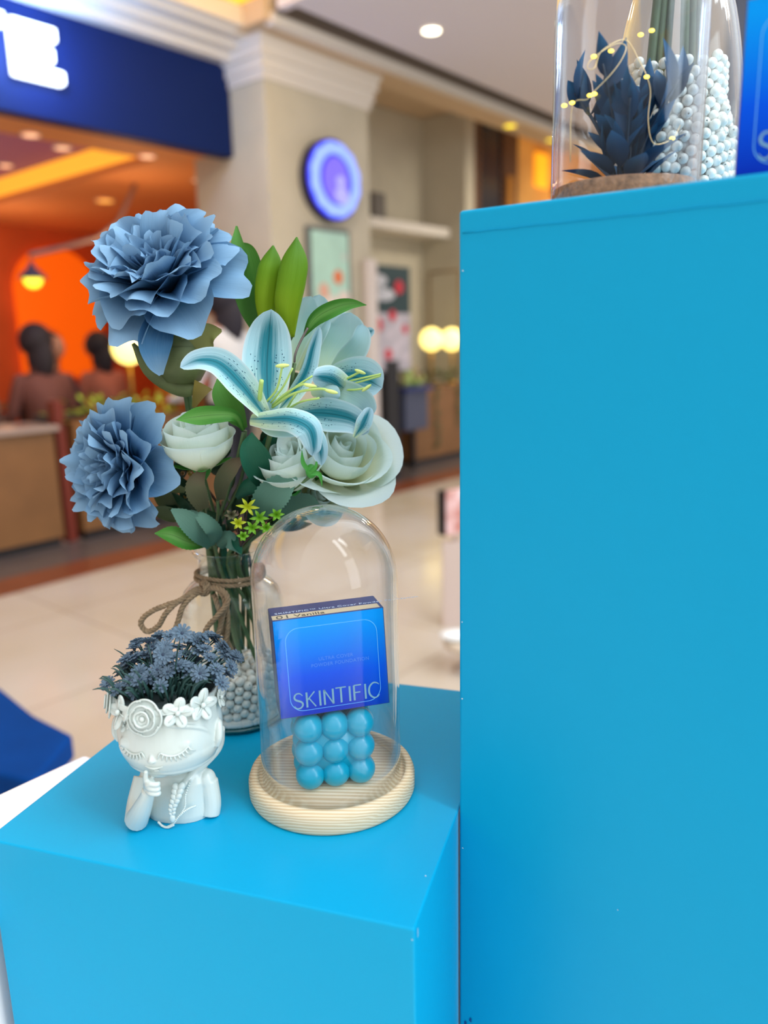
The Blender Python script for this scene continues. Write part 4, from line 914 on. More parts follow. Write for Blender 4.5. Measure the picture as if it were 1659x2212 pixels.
# ------------------------------------------------------------------ bust planter
M_cer = mat('white_glazed_resin', (206, 216, 210), .22, spec=.5, coat=.3)
GC = Vector((-.1515, .4970, ZT)); GY = R(-8)
Rg = rotz(GY); G = lambda x, y, z: GC+Rg@Vector((x, y, z))     # x to the right, y away, z up
t = bust = empty('bust_planter', GC, 'white glazed girl bust planter with closed eyes, finger on lips and flower crown', 'planter')
def hrad(z):      # head profile: z from chin 0 to rim 1 -> (half width, half depth, y shift)
    w = interp([.014, .0285, .0340, .0358, .0362, .0358, .0350, .0342], 40); d = interp([.013, .0258, .0298, .0312, .0318, .0316, .0312, .0306], 40); k = min(39, int(z*39)); return w[k], d[k]
HZ0, HZ1, HY = .0370, .0965, -.0015
mb = MB(); v = []; n = 64; NZ = 44
for j in range(NZ+1):
    z = j/NZ; w, d = hrad(z)
    for i in range(n):
        a = 2*PI*i/n; ca, sa = math.cos(a), math.sin(a); r_ = 1.0
        yy = sa*d
        if sa < 0: yy = sa*d*(1+.05*math.exp(-((z-.34)/.2)**2))      # full cheeks
        v.append(G(ca*w, HY+yy, HZ0+z*(HZ1-HZ0)))
mb.add(v, grid_faces(n, NZ+1, True)+[tuple(reversed(range(n))), tuple(range(NZ*n, NZ*n+n))])
# forehead hair roll, ears, cheeks, nose
sph(mb, G(0, HY-.0225, .0475), .0060, 24, 16, (1.5, .85, .8)); 
for sg in (-1, 1):
    sph(mb, G(sg*.0150, HY-.0245, .0690), .0075, 20, 14, (1.3, .55, .85))     # lid
    tube(mb, [G(sg*.0350, HY-.006, .059), G(sg*.0375, HY-.007, .066), G(sg*.0368, HY-.004, .074), G(sg*.0345, HY-.001, .0735)], .0026, 8)
tube(mb, [G(0, HY-.0285, .0720), G(0, HY-.0312, .0640), G(0, HY-.0338, .0602)], [.0012, .0016, .0018], 10); sph(mb, G(0, HY-.0328, .0600), .0020, 14, 10, (1.35, 1, .85))
# fringe swept from the middle
tube(mb, [G(-.002, HY-.0295, .0845), G(-.016, HY-.0268, .0820), G(-.030, HY-.013, .072), G(-.0345, HY-.002, .060)], [.0010, .0016, .0016, .0010], 10)
tube(mb, [G(-.002, HY-.0295, .0845), G(.016, HY-.0278, .0840), G(.030, HY-.0165, .077), G(.0345, HY-.004, .062)], [.0010, .0017, .0018, .0012], 10)
# neck and bust
tube(mb, [G(0, .003, .020), G(0, .001, .040)], [.0105, .0095], 16)
v = []; n = 48; prof = [(.0000, .0235, .0180), (.004, .0240, .0185), (.012, .0232, .0180), (.020, .0228, .0172), (.027, .0232, .0155), (.0325, .0205, .0130), (.0358, .0115, .0095), (.0370, .004, .004)]
for (z, w, d) in prof:
    for i in range(n): a = 2*PI*i/n; v.append(G(math.copysign(abs(math.cos(a))**.85, math.cos(a))*w, .004+math.copysign(abs(math.sin(a))**.9, math.sin(a))*d, z))
mb.add(v, grid_faces(n, len(prof), True)+[tuple(reversed(range(n))), tuple(range((len(prof)-1)*n, len(prof)*n))])
for sg in (-1, 1): sph(mb, G(sg*.0216, .003, .0252), .0078, 20, 14, (.85, .95, 1.05))
# arms: left one hangs, right forearm rises to the lips
tube(mb, [G(.0225, .003, .0250), G(.0245, .001, .010), G(.0238, -.001, .0008)], [.0070, .0070, .0068], 16)
tube(mb, [G(-.0245, .002, .0250), G(-.0262, -.008, .011), G(-.0225, -.0205, .0055)], [.0078, .0076, .0078], 16)
tube(mb, [G(-.0225, -.0195, .0052), G(-.0155, -.0245, .0170), G(-.0085, -.0285, .0300), G(-.0065, -.0300, .0360)], [.0082, .0068, .0050, .0042], 16)
sph(mb, G(-.0225, -.0185, .0062), .0080, 16, 12, (1, 1, .8))
# hand: palm, index finger upright, three curled fingers, thumb
sph(mb, G(-.0048, -.0302, .0392), .0048, 18, 12, (.95, .8, 1.25))
tube(mb, [G(-.0058, -.0318, .0407), G(-.0052, -.0340, .0470), G(-.0040, -.0352, .0535)], [.0020, .0018, .0014], 12)
for k, z in enumerate((.0442, .0406, .0372)):
    tube(mb, [G(-.0060, -.0318, z), G(-.0022, -.0352, z+.0002), G(.0026, -.0350, z-.0004), G(.0030, -.0325, z-.0006)], [.0020, .0020, .0018-.0001*k, .0015], 10)
tube(mb, [G(-.0068, -.0315, .0387), G(-.0040, -.0350, .0427), G(-.0005, -.0362, .0454)], [.0019, .0017, .0013], 10)
# side hair falling behind the ears
tube(mb, [G(.0300, .010, .062), G(.0260, .012, .046), G(.0150, .000, .034), G(.0095, -.0105, .0275)], [.0050, .0052, .0040, .0030], 12)
o = mb.build('figure_body', M_cer, bust)
md = o.modifiers.new('fuse', 'REMESH'); md.mode = 'VOXEL'; md.voxel_size = .00052; md.use_smooth_shade = True
m2 = o.modifiers.new('soften', 'SMOOTH'); m2.iterations = 8; m2.factor = .5
# face details laid on the surface
def face_y(x, z):
    zz = (z-HZ0)/(HZ1-HZ0); w, d = hrad(zz); return HY-d*math.sqrt(max(0, 1-(x/w)**2))*(1+.05*math.exp(-((zz-.34)/.2)**2))
for sg in (-1, 1):
    lid = [(sg*x, z) for x, z in ((.0062, .0662), (.0105, .0640), (.0150, .0634), (.0195, .0648), (.0232, .0680))]
    P = [G(x, face_y(x, z)-.0005, z) for x, z in lid]
    mb = MB(); tube(mb, P, [.0004, .0007, .0007, .0007, .0004], 8); mb.build('eyelid_line', M_cer, bust)
    mb = MB()
    for k, (x, z) in enumerate(lid*1):
        for e_ in (0, .5):
            if k == 4 and e_: continue
            xa = x+(lid[min(k+1, 4)][0]-x)*e_; za = z+(lid[min(k+1, 4)][1]-z)*e_; dx = sg*(abs(xa)-.0125)*.32
            tube(mb, [G(xa, face_y(xa, za)-.0006, za-.0002), G(xa+dx*.5, face_y(xa, za-.002)-.0007, za-.0022), G(xa+dx, face_y(xa+dx, za-.004)-.0002, za-.0046)], [.0005, .0006, .0002], 6)
    mb.build('eyelashes', M_cer, bust)
mb = MB(); tube(mb, [G(-.0058, face_y(-.005, .0550)-.0003, .0556), G(-.002, face_y(0, .0545)-.0004, .0545), G(.002, face_y(0, .0545)-.0004, .0543), G(.0070, face_y(.006, .0555)-.0003, .0560)], [.0003, .0008, .0008, .0003], 8)
tube(mb, [G(.0005, face_y(0, .0524)-.0003, .0524), G(.0038, face_y(.003, .0526)-.0003, .0526)], [.0008, .0005], 8); mb.build('lips', M_cer, bust)
# braid over the chest
bp = catmull([G(.0085, -.0150, .0300), G(.0070, -.0180, .0230), G(.0045, -.0192, .0160), G(.0040, -.0195, .0095)], 8); mb = MB()
for i, p in enumerate(bp[:-1]):
    r = .0032*(1-i*.08)
    for sg in (-1, 1): sph(mb, p+Rg@Vector((sg*r*.62, 0, sg*.0004)), r, 14, 10, (.85, .75, 1.1), Rg@Matrix.Rotation(sg*R(35), 3, 'Y'))
mb.build('braid', M_cer, bust)
mb = MB(); sph(mb, bp[-1]-Vector((0, 0, .0010)), .0021, 12, 10, (1, .8, 1.6)); mb.build('braid_tip', M_cer, bust)
# beaded straps and neckline
def beads(name, pts, r, n):
    mb = MB()
    for p in catmull(pts, n): sph(mb, p, r, 8, 6)
    mb.build(name, M_cer, bust)
beads('beaded_strap', [G(.0150, -.0098, .0318), G(.0130, -.0152, .0240), G(.0125, -.0165, .0165), G(.0095, -.0182, .0105)], .0008, 20)
beads('beaded_strap', [G(.0185, -.0135, .0150), G(.0140, -.0165, .0140), G(.0085, -.0185, .0098), G(.0040, -.0190, .0040), G(-.0005, -.0190, .0010)], .0009, 24)
beads('beaded_strap', [G(-.0170, -.0095, .0310), G(-.0165, -.0150, .0240), G(-.0145, -.0165, .0180)], .0008, 14)
beads('beaded_neckline', [G(-.0075, -.0172, .0030), G(-.004, -.0186, .0012), G(.0000, -.0195, .0012), G(.004, -.0192, .0030)], .0009, 14)
# flower crown
def blossom(name, c, nrm, r, k, rose=False):
    x, y, a = frame(nrm); mb = MB()
    if rose:
        for ring_, (rr, cnt, lift) in enumerate(((1.0, 5, .10), (.70, 5, .28), (.42, 4, .42))):
            for i in range(cnt):
                ph = 2*PI*i/cnt+ring_*.6; v = []
                for j in range(6):
                    for q_ in range(7):
                        u = -1+q_/3; aa = ph+u*PI/cnt*1.25; rad = r*rr*(.35+.65*j/5)*(1-.10*u*u); h = r*(lift+.10*math.sin(PI*j/5)+(.12 if j == 5 else 0))
                        v.append(c+x*rad*math.cos(aa)+y*rad*math.sin(aa)+a*h)
                mb.add(v, grid_faces(7, 6))
                rim = [v[35+q_]+a*r*.03 for q_ in range(7)]; tube(mb, rim, r*.055, 6)
        sph(mb, c+a*r*.45, r*.16, 10, 8); sph(mb, c+a*r*.06, r*.8, 16, 10, (1, 1, .35), Matrix((x, y, a)).transposed())
    else:
        Mx = Matrix((x, y, a)).transposed()
        for i in range(k):
            ph = 2*PI*i/k; d = x*math.cos(ph)+y*math.sin(ph); s = a.cross(d)
            Mp = Matrix((d, s, a)).transposed(); sph(mb, c+d*r*.55+a*r*.16, r*.5, 14, 8, (1, .74, .22), Mp@Matrix.Rotation(R(-16), 3, 'Y'))
            tube(mb, [c+d*r*.15+a*r*.26, c+d*r*.75+a*r*.34], r*.035, 5, 3)
        sph(mb, c+a*r*.28, r*.17, 10, 8)
    mb.build(name, M_cer, bust)
def crown(phi, z, r, rose, k=5, name='crown_blossom', up=.15):
    w, d = hrad((z-HZ0)/(HZ1-HZ0)); a = R(phi); x, y = math.sin(a)*w, HY-math.cos(a)*d
    nn = Rg@Vector((math.sin(a), -math.cos(a), up)).normalized(); blossom(name, G(x, y, z)+nn*.0005, nn, r, k, rose)
crown(-2, .0915, .0122, True, name='crown_rose'); crown(31, .0930, .0105, False, 5); crown(59, .0935, .0112, False, 5)
crown(-36, .0905, .0115, False, 4, up=.3); crown(-66, .0915, .0108, True, name='crown_rose'); crown(-30, .0825, .0055, False, 3, 'crown_leaf')
crown(95, .0900, .008, False, 5); crown(150, .0900, .009, False, 5); crown(-140, .0900, .009, False, 5); crown(5, .0975, .0045, False, 3, 'crown_leaf')
mb = MB(); lathe(mb, [(.0325, 0), (.0335, .0008), (.0345, .0006), (.0350, -.003)], G(0, HY, HZ1), 48, False); mb.build('rim', M_cer, bust)
mb = MB(); lathe(mb, [(.0, .0012), (.0325, .0006)], G(0, HY, HZ1), 32, False); mb.build('soil_disc', mat('dark_filler', (30, 44, 44), .9), bust)

# ------------------------------------------------------------------ bush of small slate-blue flowers in the planter
M_flo = mat('slate_blue_plastic', (84, 106, 124), .6, vary=.12, vscale=400); M_floc = mat('dark_floret_centre', (36, 50, 72), .6); M_gst = mat('deep_green_stem', (36, 70, 66), .5)
B0 = G(0, .0, HZ1+.0012)
t = bush = empty('flower_bush', B0, 'bush of small slate-blue artificial daisies growing from the bust planter', 'artificial flowers')
def floret_mesh(r):
    mb = MB()
    for lay, (k, rr, el, off) in enumerate(((11, 1.0, .20, 0), (9, .68, .65, .3))):
        for i in range(k):
            a = 2*PI*i/k+off; d = Vector((math.cos(a)*math.cos(el), math.sin(a)*math.cos(el), math.sin(el))); s = Vector((-math.sin(a), math.cos(a), 0)); nn = d.cross(s)*-1; v = []
            for j, (q_, w) in enumerate(((.12, .06), (.45, .13), (.8, .18), (1.0, .13))):
                cz = d*r*rr*q_+Vector((0, 0, .02*r*lay))
                for u in (-1, 0, 1): v.append(cz+s*u*w*r*rr+Vector((0, 0, 1))*(-.05*r*(1-abs(u)))+Vector((0, 0, -.12*r*q_*q_)))
            v2 = [p+Vector((0, 0, -.045*r)) for p in v]; f = grid_faces(3, 4); o_ = len(v)
            f2 = [tuple(reversed([x_+o_ for x_ in q2])) for q2 in f]; edge = [0, 1, 2, 5, 8, 11, 10, 9, 6, 3]
            f3 = [(edge[i2], edge[(i2+1) % 10], edge[(i2+1) % 10]+o_, edge[i2]+o_) for i2 in range(10)]
            mb.add(v+v2, f+f2+f3)
    sph(mb, (0, 0, .05*r), .17*r, 10, 6, (1, 1, .7), None, 1)
    sph(mb, (0, 0, -.12*r), .22*r, 8, 6, (1, 1, .9), None, 1)
    return mb
fm = None; rnd = random.Random(21)
spots = [(232, 1476), (252, 1488), (292, 1492, 1), (300, 1452), (262, 1452), (268, 1425), (290, 1400), (300, 1385), (318, 1384), (340, 1375), (330, 1398), (355, 1400), (368, 1372), (393, 1368, 1), (352, 1432, 0), (352, 1414, 1), (385, 1398), (408, 1392), (402, 1412), (425, 1386), (440, 1378), (455, 1372), (466, 1384), (385, 1436), (405, 1440), (432, 1455, 1), (455, 1420), (468, 1446), (488, 1412), (505, 1420), (490, 1455), (480, 1475), (347, 1482), (330, 1458), (320, 1440), (295, 1425), (310, 1415), (375, 1418), (420, 1425), (442, 1400), (362, 1452), (345, 1455), (280, 1470), (390, 1460), (478, 1398), (318, 1462), (300, 1470), (410, 1462), (335, 1425), (275, 1438), (430, 1405), (470, 1465), (283, 1412), (500, 1440)]
spots += [(x_+rnd.uniform(-9, 9), y_+rnd.uniform(-8, 8)) for x_, y_ in [s_[:2] for s_ in spots if s_[1] < 1462][::2]]
for i, sp_ in enumerate(spots):
    px, py = sp_[0], sp_[1]; front = len(sp_) > 2 and sp_[2]
    dx = (px-365)/140; dy = (py-1430)/75; Y = (.479 if front else .474+.034*(1-max(-1, min(1, dy)))*.75+rnd.uniform(-.008, .010))
    p = at(px, py, Y); ax = (p-(B0-Vector((0, 0, .02)))).normalized()*.9+Vector((rnd.uniform(-.4, .4), rnd.uniform(-.4, .25), rnd.uniform(-.2, .4)))
    if front: ax = (CAM-p).normalized()+Vector((rnd.uniform(-.15, .15), 0, rnd.uniform(-.1, .15)))
    elif rnd.random() < .3: ax += (CAM-p).normalized()*.6
    x, y, a = frame(ax, Vector((rnd.uniform(-1, 1), rnd.uniform(-1, 1), rnd.uniform(-1, 1))))
    st = MB(); s0 = B0+Rg@Vector((dx*.018+rnd.uniform(-.004, .004), rnd.uniform(-.014, .008), 0)); e_ = p-a*.0012
    tube(st, [s0, s0.lerp(e_, .5)+Vector((0, 0, .004))-Vector((dx*.003, 0, 0)), e_], .00055, 5); so = st.build('stem', M_gst, bush)
    if fm is None:
        mb_ = floret_mesh(1.0); me = bpy.data.meshes.new('flower_head'); me.from_pydata(mb_.v, [], mb_.f)
        for p_, k_ in zip(me.polygons, mb_.mi): p_.use_smooth = bool(k_); p_.material_index = k_
        fm = me; me.materials.append(M_flo); me.materials.append(M_floc)
    fo = bpy.data.objects.new('flower_head', fm); COL.objects.link(fo); fo.parent = so
    r = (.0066 if front else rnd.uniform(.0054, .0066)); fo.matrix_local = Matrix.Translation(p-bush.location)@Matrix((x, y, a)).transposed().to_4x4()@Matrix.Scale(r, 4)
# grass-like leaves between the stems
mb = MB()
for i in range(130):
    s0 = B0+Rg@Vector((rnd.uniform(-.027, .027), rnd.uniform(-.026, .020), 0)); d = Vector(((s0.x-B0.x)*.6+rnd.uniform(-.006, .006), (s0.y-B0.y)*.4, rnd.uniform(.010, .022)))
    tube(mb, [s0, s0+d*.5+Vector((0, 0, .004)), s0+d*rnd.uniform(.7, 1)], [.0007, .0009, .0002], 4, 5)
mb.build('grass_blades', M_gst, bush)

# ------------------------------------------------------------------ the bouquet in the bottle vase
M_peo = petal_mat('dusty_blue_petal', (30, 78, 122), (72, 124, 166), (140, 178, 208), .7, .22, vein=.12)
M_olive = mat('olive_sepal', (84, 96, 54), .55, vary=.2, vscale=60, trans=.1); M_stem = mat('green_stem', (74, 100, 58), .5, vary=.15, vscale=60)
MOUTH = JC+Vector((0, 0, .1535))
def stem_to_vase(mb, top, k, r=.0018, mid=None, deep=.085):
    a = 2*PI*k/9; m1 = MOUTH+Vector((math.cos(a)*.016, math.sin(a)*.014, 0)); low = JC+Vector((.010+math.cos(a+1.2)*.018, -.004+math.sin(a+1.2)*.016, deep-.028))
    P = [top]+([mid] if mid else [])+[m1, m1.lerp(low, .5), low]; tube(mb, P, r, 8); return mb
def peony(name, label, c, axis, Rr, seed, stemk, stemmid=None):
    """c = where the petals spring from; axis = flower's facing"""
    t = empty(name, c, label, 'artificial flower'); rnd = random.Random(seed); x, y, a = frame(axis)
    layers = ((7, .95, 2.0, .96, .50, .10, .004), (8, .70, 1.55, .98, .48, .12, .005), (9, .45, 1.22, .95, .42, .12, .006), (9, .28, .94, .92, .36, .12, .006), (9, .15, .68, .86, .30, .12, .005), (8, .05, .42, .78, .24, .12, .003), (6, .0, .2, .66, .18, .10, .0015))
    for li, (cnt, th0, th1, L, Wd, ruf, r0) in enumerate(layers):
        for i in range(cnt):
            ph = 2*PI*(i+.5*(li % 2))/cnt+rnd.uniform(-.12, .12); er = x*math.cos(ph)+y*math.sin(ph); et = a.cross(er).normalized()
            t1 = th1+rnd.uniform(-.16, .16); t0 = th0+rnd.uniform(-.05, .05); Lr = Rr*L*rnd.uniform(.9, 1.08); w = Rr*Wd*rnd.uniform(.88, 1.12); lob = rnd.uniform(.035, .075)+(.03 if li > 4 else 0); lk = rnd.choice((2, 3, 3)); p1, p2 = rnd.uniform(0, 6), rnd.uniform(0, 6); curl = rnd.uniform(-.25, .75) if li < 5 else rnd.uniform(-.2, .3); tw = rnd.uniform(-.35, .35)
            nv, nu = 18, 19; sp_ = []; p = c+er*r0
            for j in range(nv*2):
                vv = j/(nv*2-1); th = t0+(t1-t0)*vv**.9+curl*max(0, vv-.55)**1.5*2.4; d = a*math.cos(th)+er*math.sin(th); sp_.append((p.copy(), d, er*math.cos(th)-a*math.sin(th))); p = p+d*Lr/(nv*2-1)
            v = []; uvs = []
            for j in range(nv):
                for q_ in range(nu):
                    u = -1+2*q_/(nu-1); ve = (j/(nv-1))*(1-.48*abs(u)**3.0+lob*math.cos(lk*PI*u+p1*.3)-lob*.6); ve = max(0, min(1, ve)); k = ve*(nv*2-1); k0 = min(int(k), nv*2-2); f_ = k-k0
                    P0 = sp_[k0][0].lerp(sp_[k0+1][0], f_); nn = sp_[k0][2].lerp(sp_[k0+1][2], f_)
                    ww = w*(.14+.86*math.sin(PI/2*min(1, ve*1.2))**1.2)*(1-.10*ve**5); wrap = 1.15-.45*ve
                    rf = ruf*Rr*ve**2.4*(.55*math.sin(1.75*u*PI+p1)+.45*math.sin(3.2*u*PI+p2)*(.25+.75*abs(u))*ve)
                    v.append(P0+(et+nn*tw*.5*ve)*math.sin(u*wrap)*ww/wrap-nn*(1-math.cos(u*wrap))*ww/wrap*1.05+nn*rf); uvs.append(((u+1)/2, ve))
            mb = MB(); mb.add(v, grid_faces(nu, nv), uvs); mb.build('petal', M_peo, t)
    return t, x, y, a
def olive_leaf(t, base, d, up, L, w, m, name='sepal', nv=10, nu=7, cup=.35, bend=.2, serr=0):
    d = Vector(d).normalized(); s = d.cross(Vector(up)).normalized(); n_ = s.cross(d); v = []; uvs = []
    for j in range(nv):
        vv = j/(nv-1); ww = w*math.sin(PI*min(1, vv*.93+.07))**.8
        if serr: ww *= 1+serr*(1 if j % 2 else -1)
        cen = base+d*L*vv-n_*(bend*L*vv*vv)
        for i in range(nu): u = -1+2*i/(nu-1); v.append(cen+s*u*ww+n_*(u*u*ww*cup)); uvs.append(((u+1)/2, vv))
    mb = MB(); mb.add(v, grid_faces(nu, nv), uvs); return mb.build(name, m, t)
# upper peony
c = at(366, 632, .625); ax = Vector((-.16, -.70, .70))
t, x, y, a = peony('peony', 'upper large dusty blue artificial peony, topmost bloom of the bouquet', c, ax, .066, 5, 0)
for (L_, px, py, dy, hw, rl) in (('petal', 0, 0, 0, 0, 0),):
    mb = MB(); ribbon(mb, [(345, 700, .588), (335, 740, .584), (338, 780, .584), (348, 810, .588)], [34, 40, 26, 5], .9, 1, 0, ruffle=.12, rk=1.2); mb.build('petal', M_peo, t)
mb = MB(); ribbon(mb, [(385, 700, .60), (390, 750, .596), (375, 800, .60), (360, 828, .604)], [30, 48, 40, 6], .8, -1, 0); mb.build('sepal', M_olive, t)
mb = MB(); ribbon(mb, [(430, 835, .606), (395, 838, .604), (330, 800, .60), (287, 742, .598)], [6, 22, 22, 4], .8, -1, 0); mb.build('sepal', M_olive, t)
mb = MB(); ribbon(mb, [(400, 775, .606), (425, 745, .600), (450, 720, .598), (479, 714, .598)], [18, 34, 24, 3], .5, 1, 0, ruffle=.12); mb.build('sepal', mat('light_olive_sepal', (112, 116, 58), .55, trans=.1), t)
mb = MB(); ribbon(mb, [(400, 745, .604), (415, 768, .600), (425, 790, .600)], [30, 20, 3], .5, 1); mb.build('sepal', bpy.data.materials['light_olive_sepal'], t)
M_ostem = mat('yellow_olive_stem', (120, 104, 40), .5)
mb = MB(); ribbon(mb, [(440, 830, .606), (430, 850, .606), (418, 880, .61)], [22, 14, 4], .5); mb.build('sepal', M_ostem, t)
mb = MB(); lathe(mb, [(0, 0), (.014, .004), (.020, .014), (.018, .03)], at(395, 835, .612), 20, False); mb.build('calyx', M_olive, t)
mb = MB(); stem_to_vase(mb, at(400, 815, .615), 5, .0022, at(405, 875, .618)); mb.build('stem', M_stem, t)
mb = MB(); stem_to_vase(mb, at(416, 815, .615), 6, .0018, at(412, 875, .618)); mb.build('stem', M_stem, t)
# lower peony
c = at(300, 1008, .612); ax = Vector((-.58, -.74, .12))
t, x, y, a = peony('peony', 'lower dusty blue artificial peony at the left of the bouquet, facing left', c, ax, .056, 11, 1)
mb = MB(); stem_to_vase(mb, at(330, 1010, .632), 4, .002, at(380, 1100, .64)); mb.build('stem', M_stem, t)
olive_leaf(t, at(335, 1060, .62), (.55, 0, -.45), (0, -1, .3), .032, .009, M_olive); olive_leaf(t, at(330, 1100, .615), (.7, 0, -.25), (0, -1, .3), .028, .006, M_olive)

# roses
M_rose = petal_mat('cream_rose_petal', (238, 238, 196), (234, 240, 218), (220, 238, 238), .6, .35, vein=.06)
M_gcal = mat('bright_green_calyx', (60, 150, 50), .5)
def rose(label, c, axis, Rr, Hh, seed, openf=1.0, stemk=0, mid=None):
    t = empty('rose', c, label, 'artificial flower'); rnd = random.Random(seed); x, y, a = frame(axis)
    layers = ((4, 1.0, .78, 1.15, .34*openf), (4, .86, .92, 1.2, .18*openf), (3, .68, 1.0, 1.35, .06), (3, .48, 1.03, 1.5, .0), (2, .28, 1.02, 1.9, -.02), (1, .13, 1.0, 3.0, 0))
    for li, (cnt, rs, hs, span, roll) in enumerate(layers):
        for i in range(cnt):
            ph = 2*PI*i/cnt+li*.9+rnd.uniform(-.15, .15); nv, nu = 14, 15; v = []; uvs = []; p1 = rnd.uniform(0, 6); hk = hs*rnd.uniform(.94, 1.05)
            for j in range(nv):
                vv = j/(nv-1)
                for q_ in range(nu):
                    u = -1+2*q_/(nu-1); ve = vv*(1-.22*abs(u)**2.4); aa = ph+u*span*(.45+.55*math.sin(PI/2*min(1, vv*1.5)))
                    prof = .30+.70*math.sin(min(1, ve*1.35)*PI/2)-.16*max(0, ve-.6)*(2 if li > 1 else .6)
                    rad = Rr*rs*(prof+roll*ve**5+.035*u*(1 if i % 2 else -1))+Rr*.03*math.sin(3*u+p1)*ve**3
                    h = Hh*hk*ve-Hh*roll*.55*max(0, ve-.82)*2+Rr*.04*openf*math.sin(4.3*u+p1)*ve**4
                    v.append(c+x*rad*math.cos(aa)+y*rad*math.sin(aa)+a*h); uvs.append(((u+1)/2, ve))
            mb = MB(); mb.add(v, grid_faces(nu, nv), uvs); mb.build('petal', M_rose, t)
    mb = MB(); lathe(mb, [(.002, -.010), (.005, -.006), (Rr*.32, .0), (Rr*.36, .003)], (0, 0, 0), 16, False)
    Mx = Matrix((x, y, a)).transposed(); mb.v = [tuple(c+Mx@Vector(p)) for p in mb.v]; mb.build('calyx', M_gcal, t)
    for i in range(5):
        ph = 2*PI*i/5; er = x*math.cos(ph)+y*math.sin(ph); olive_leaf(t, c+er*Rr*.25, er*1.0+a*.25, a, Rr*.75, Rr*.16, M_gcal, bend=-.2)
    mb = MB(); stem_to_vase(mb, c-a*.008, stemk, .0016, mid); mb.build('stem', M_stem, t)
    return t
rose('cream white artificial rose between the two blue peonies, left of the lilies', at(437, 1010, .598), (-.02, -.28, .96), .0265, .040, 3, .55, 3)
rose('cream artificial rose tucked under the front lily, middle of the bouquet', at(632, 1050, .602), (-.10, -.42, .90), .0255, .036, 8, .8, 7)
rose('large open pale rose with ragged aqua edge below the right lily', at(722, 1015, .622), (.28, -.60, .62), .036, .038, 15, 1.5, 8)
rose('small pale rose low on the right just above the glass dome', at(680, 1078, .628), (.35, -.62, .30), .019, .022, 19, 1.2, 8)

# lilies
M_lily = petal_mat('aqua_lily_petal', (206, 226, 176), (170, 216, 226), (186, 220, 236), .5, .22, side=(228, 242, 248), central=(0, 124, 142), freckle=(8, 70, 100))
M_lilyp = petal_mat('pale_lily_petal', (206, 222, 180), (168, 206, 200), (176, 212, 222), .5, .3, side=(224, 240, 244), vein=.25)
M_fil = mat('lime_filament', (196, 226, 130), .5, trans=.2); M_anth = mat('lime_anther', (206, 222, 130), .6)
def filament(t, pts, r=.0008, anther=None, al=.0042):
    mb = MB(); tube(mb, [at(*p) for p in pts], r, 6); fo = mb.build('stamen', M_fil, t)
    if anther:
        e_ = at(*pts[-1]); d = Vector(anther).normalized(); x, y, a = frame(d); mb = MB(); sph(mb, e_, al, 12, 8, (.30, .30, 1), Matrix((x, y, a)).transposed()); mb.build('anther', M_anth, fo)
t = empty('lily', at(590, 890, .575), 'front aqua and white artificial lily with wide open freckled petals', 'artificial flower')
def lp(name, spine, hw, cup=.7, sign=1, roll=0, m=M_lily, **k):
    tip = k.pop('tip', .16 if name == 'petal' else 0); hw = list(hw)
    if tip and hw[-1] < hw[-2]*.6: hw[-1] = hw[-2]*.55
    mb = MB(); ribbon(mb, spine, hw, cup, sign, roll, nu=15, nv=34, tip=tip, **k); return mb.build(name, m, t)
lp('petal', [(585, 905, .574), (578, 845, .582), (577, 780, .590), (582, 715, .592), (586, 668, .584)], [10, 46, 56, 46, 3], .65, 1, 0)
lp('petal', [(588, 918, .570), (558, 878, .564), (520, 830, .560), (475, 786, .556), (430, 778, .553), (389, 794, .552)], [6, 22, 36, 34, 24, 2], .8, 1, 14)
lp('petal', [(540, 905, .566), (580, 905, .554), (628, 905, .542), (668, 925, .538), (678, 965, .541), (674, 985, .546)], [14, 24, 30, 34, 22, 2], .6, -1, -18)
lp('petal', [(560, 900, .568), (590, 918, .560), (625, 925, .556), (655, 930, .556)], [14, 26, 22, 6], .7, 1, 0, M_lilyp)
lp('petal', [(640, 925, .566), (672, 935, .560), (690, 965, .562), (695, 1006, .568)], [12, 24, 22, 2], .6, -1, -10)
lp('petal', [(600, 898, .578), (650, 893, .590), (705, 893, .594), (760, 905, .590), (797, 935, .586)], [8, 26, 40, 34, 5], .7, 1, 10)
lp('petal', [(765, 945, .584), (785, 915, .583), (800, 880, .585)], [4, 18, 4], .5, -1, 0)
lp('petal', [(598, 890, .580), (632, 850, .592), (662, 800, .600), (676, 750, .604), (690, 705, .606)], [8, 22, 22, 18, 4], .8, 1, 35)
filament(t, [(560, 880, .572), (562, 850, .560), (565, 822, .552)], .0016)
filament(t, [(572, 872, .570), (598, 840, .558), (610, 790, .550)], .0008, (1, 0, .05), .0050)
filament(t, [(585, 870, .570), (612, 835, .560), (632, 795, .556)], .0007)
filament(t, [(588, 875, .570), (620, 848, .560), (655, 830, .553), (670, 833, .550)], .0008, (1, .1, -.2), .0048)
filament(t, [(588, 880, .570), (635, 850, .556), (690, 840, .546), (716, 846, .543)], .0010, (1, -.1, -.25), .0048)
filament(t, [(600, 870, .570), (640, 835, .562), (675, 812, .56)], .0007)
filament(t, [(620, 885, .570), (650, 868, .556), (690, 860, .551)], .0008)
filament(t, [(618, 886, .570), (632, 862, .558), (640, 850, .555)], .0008)
mb = MB(); lathe(mb, [(.003, 0), (.006, .01), (.009, .02)], at(585, 925, .580), 16, False); mb.build('throat', M_lilyp, t)
mb = MB(); stem_to_vase(mb, at(588, 920, .583), 1, .002, at(555, 1060, .612)); mb.build('stem', M_stem, t)
t = empty('lily', at(700, 840, .61), 'right aqua lily with blunt petals pointing right', 'artificial flower')
lp('petal', [(690, 830, .612), (735, 815, .614), (785, 818, .612), (826, 838, .606)], [8, 34, 48, 30], .55, 1, 0, ruffle=.04)
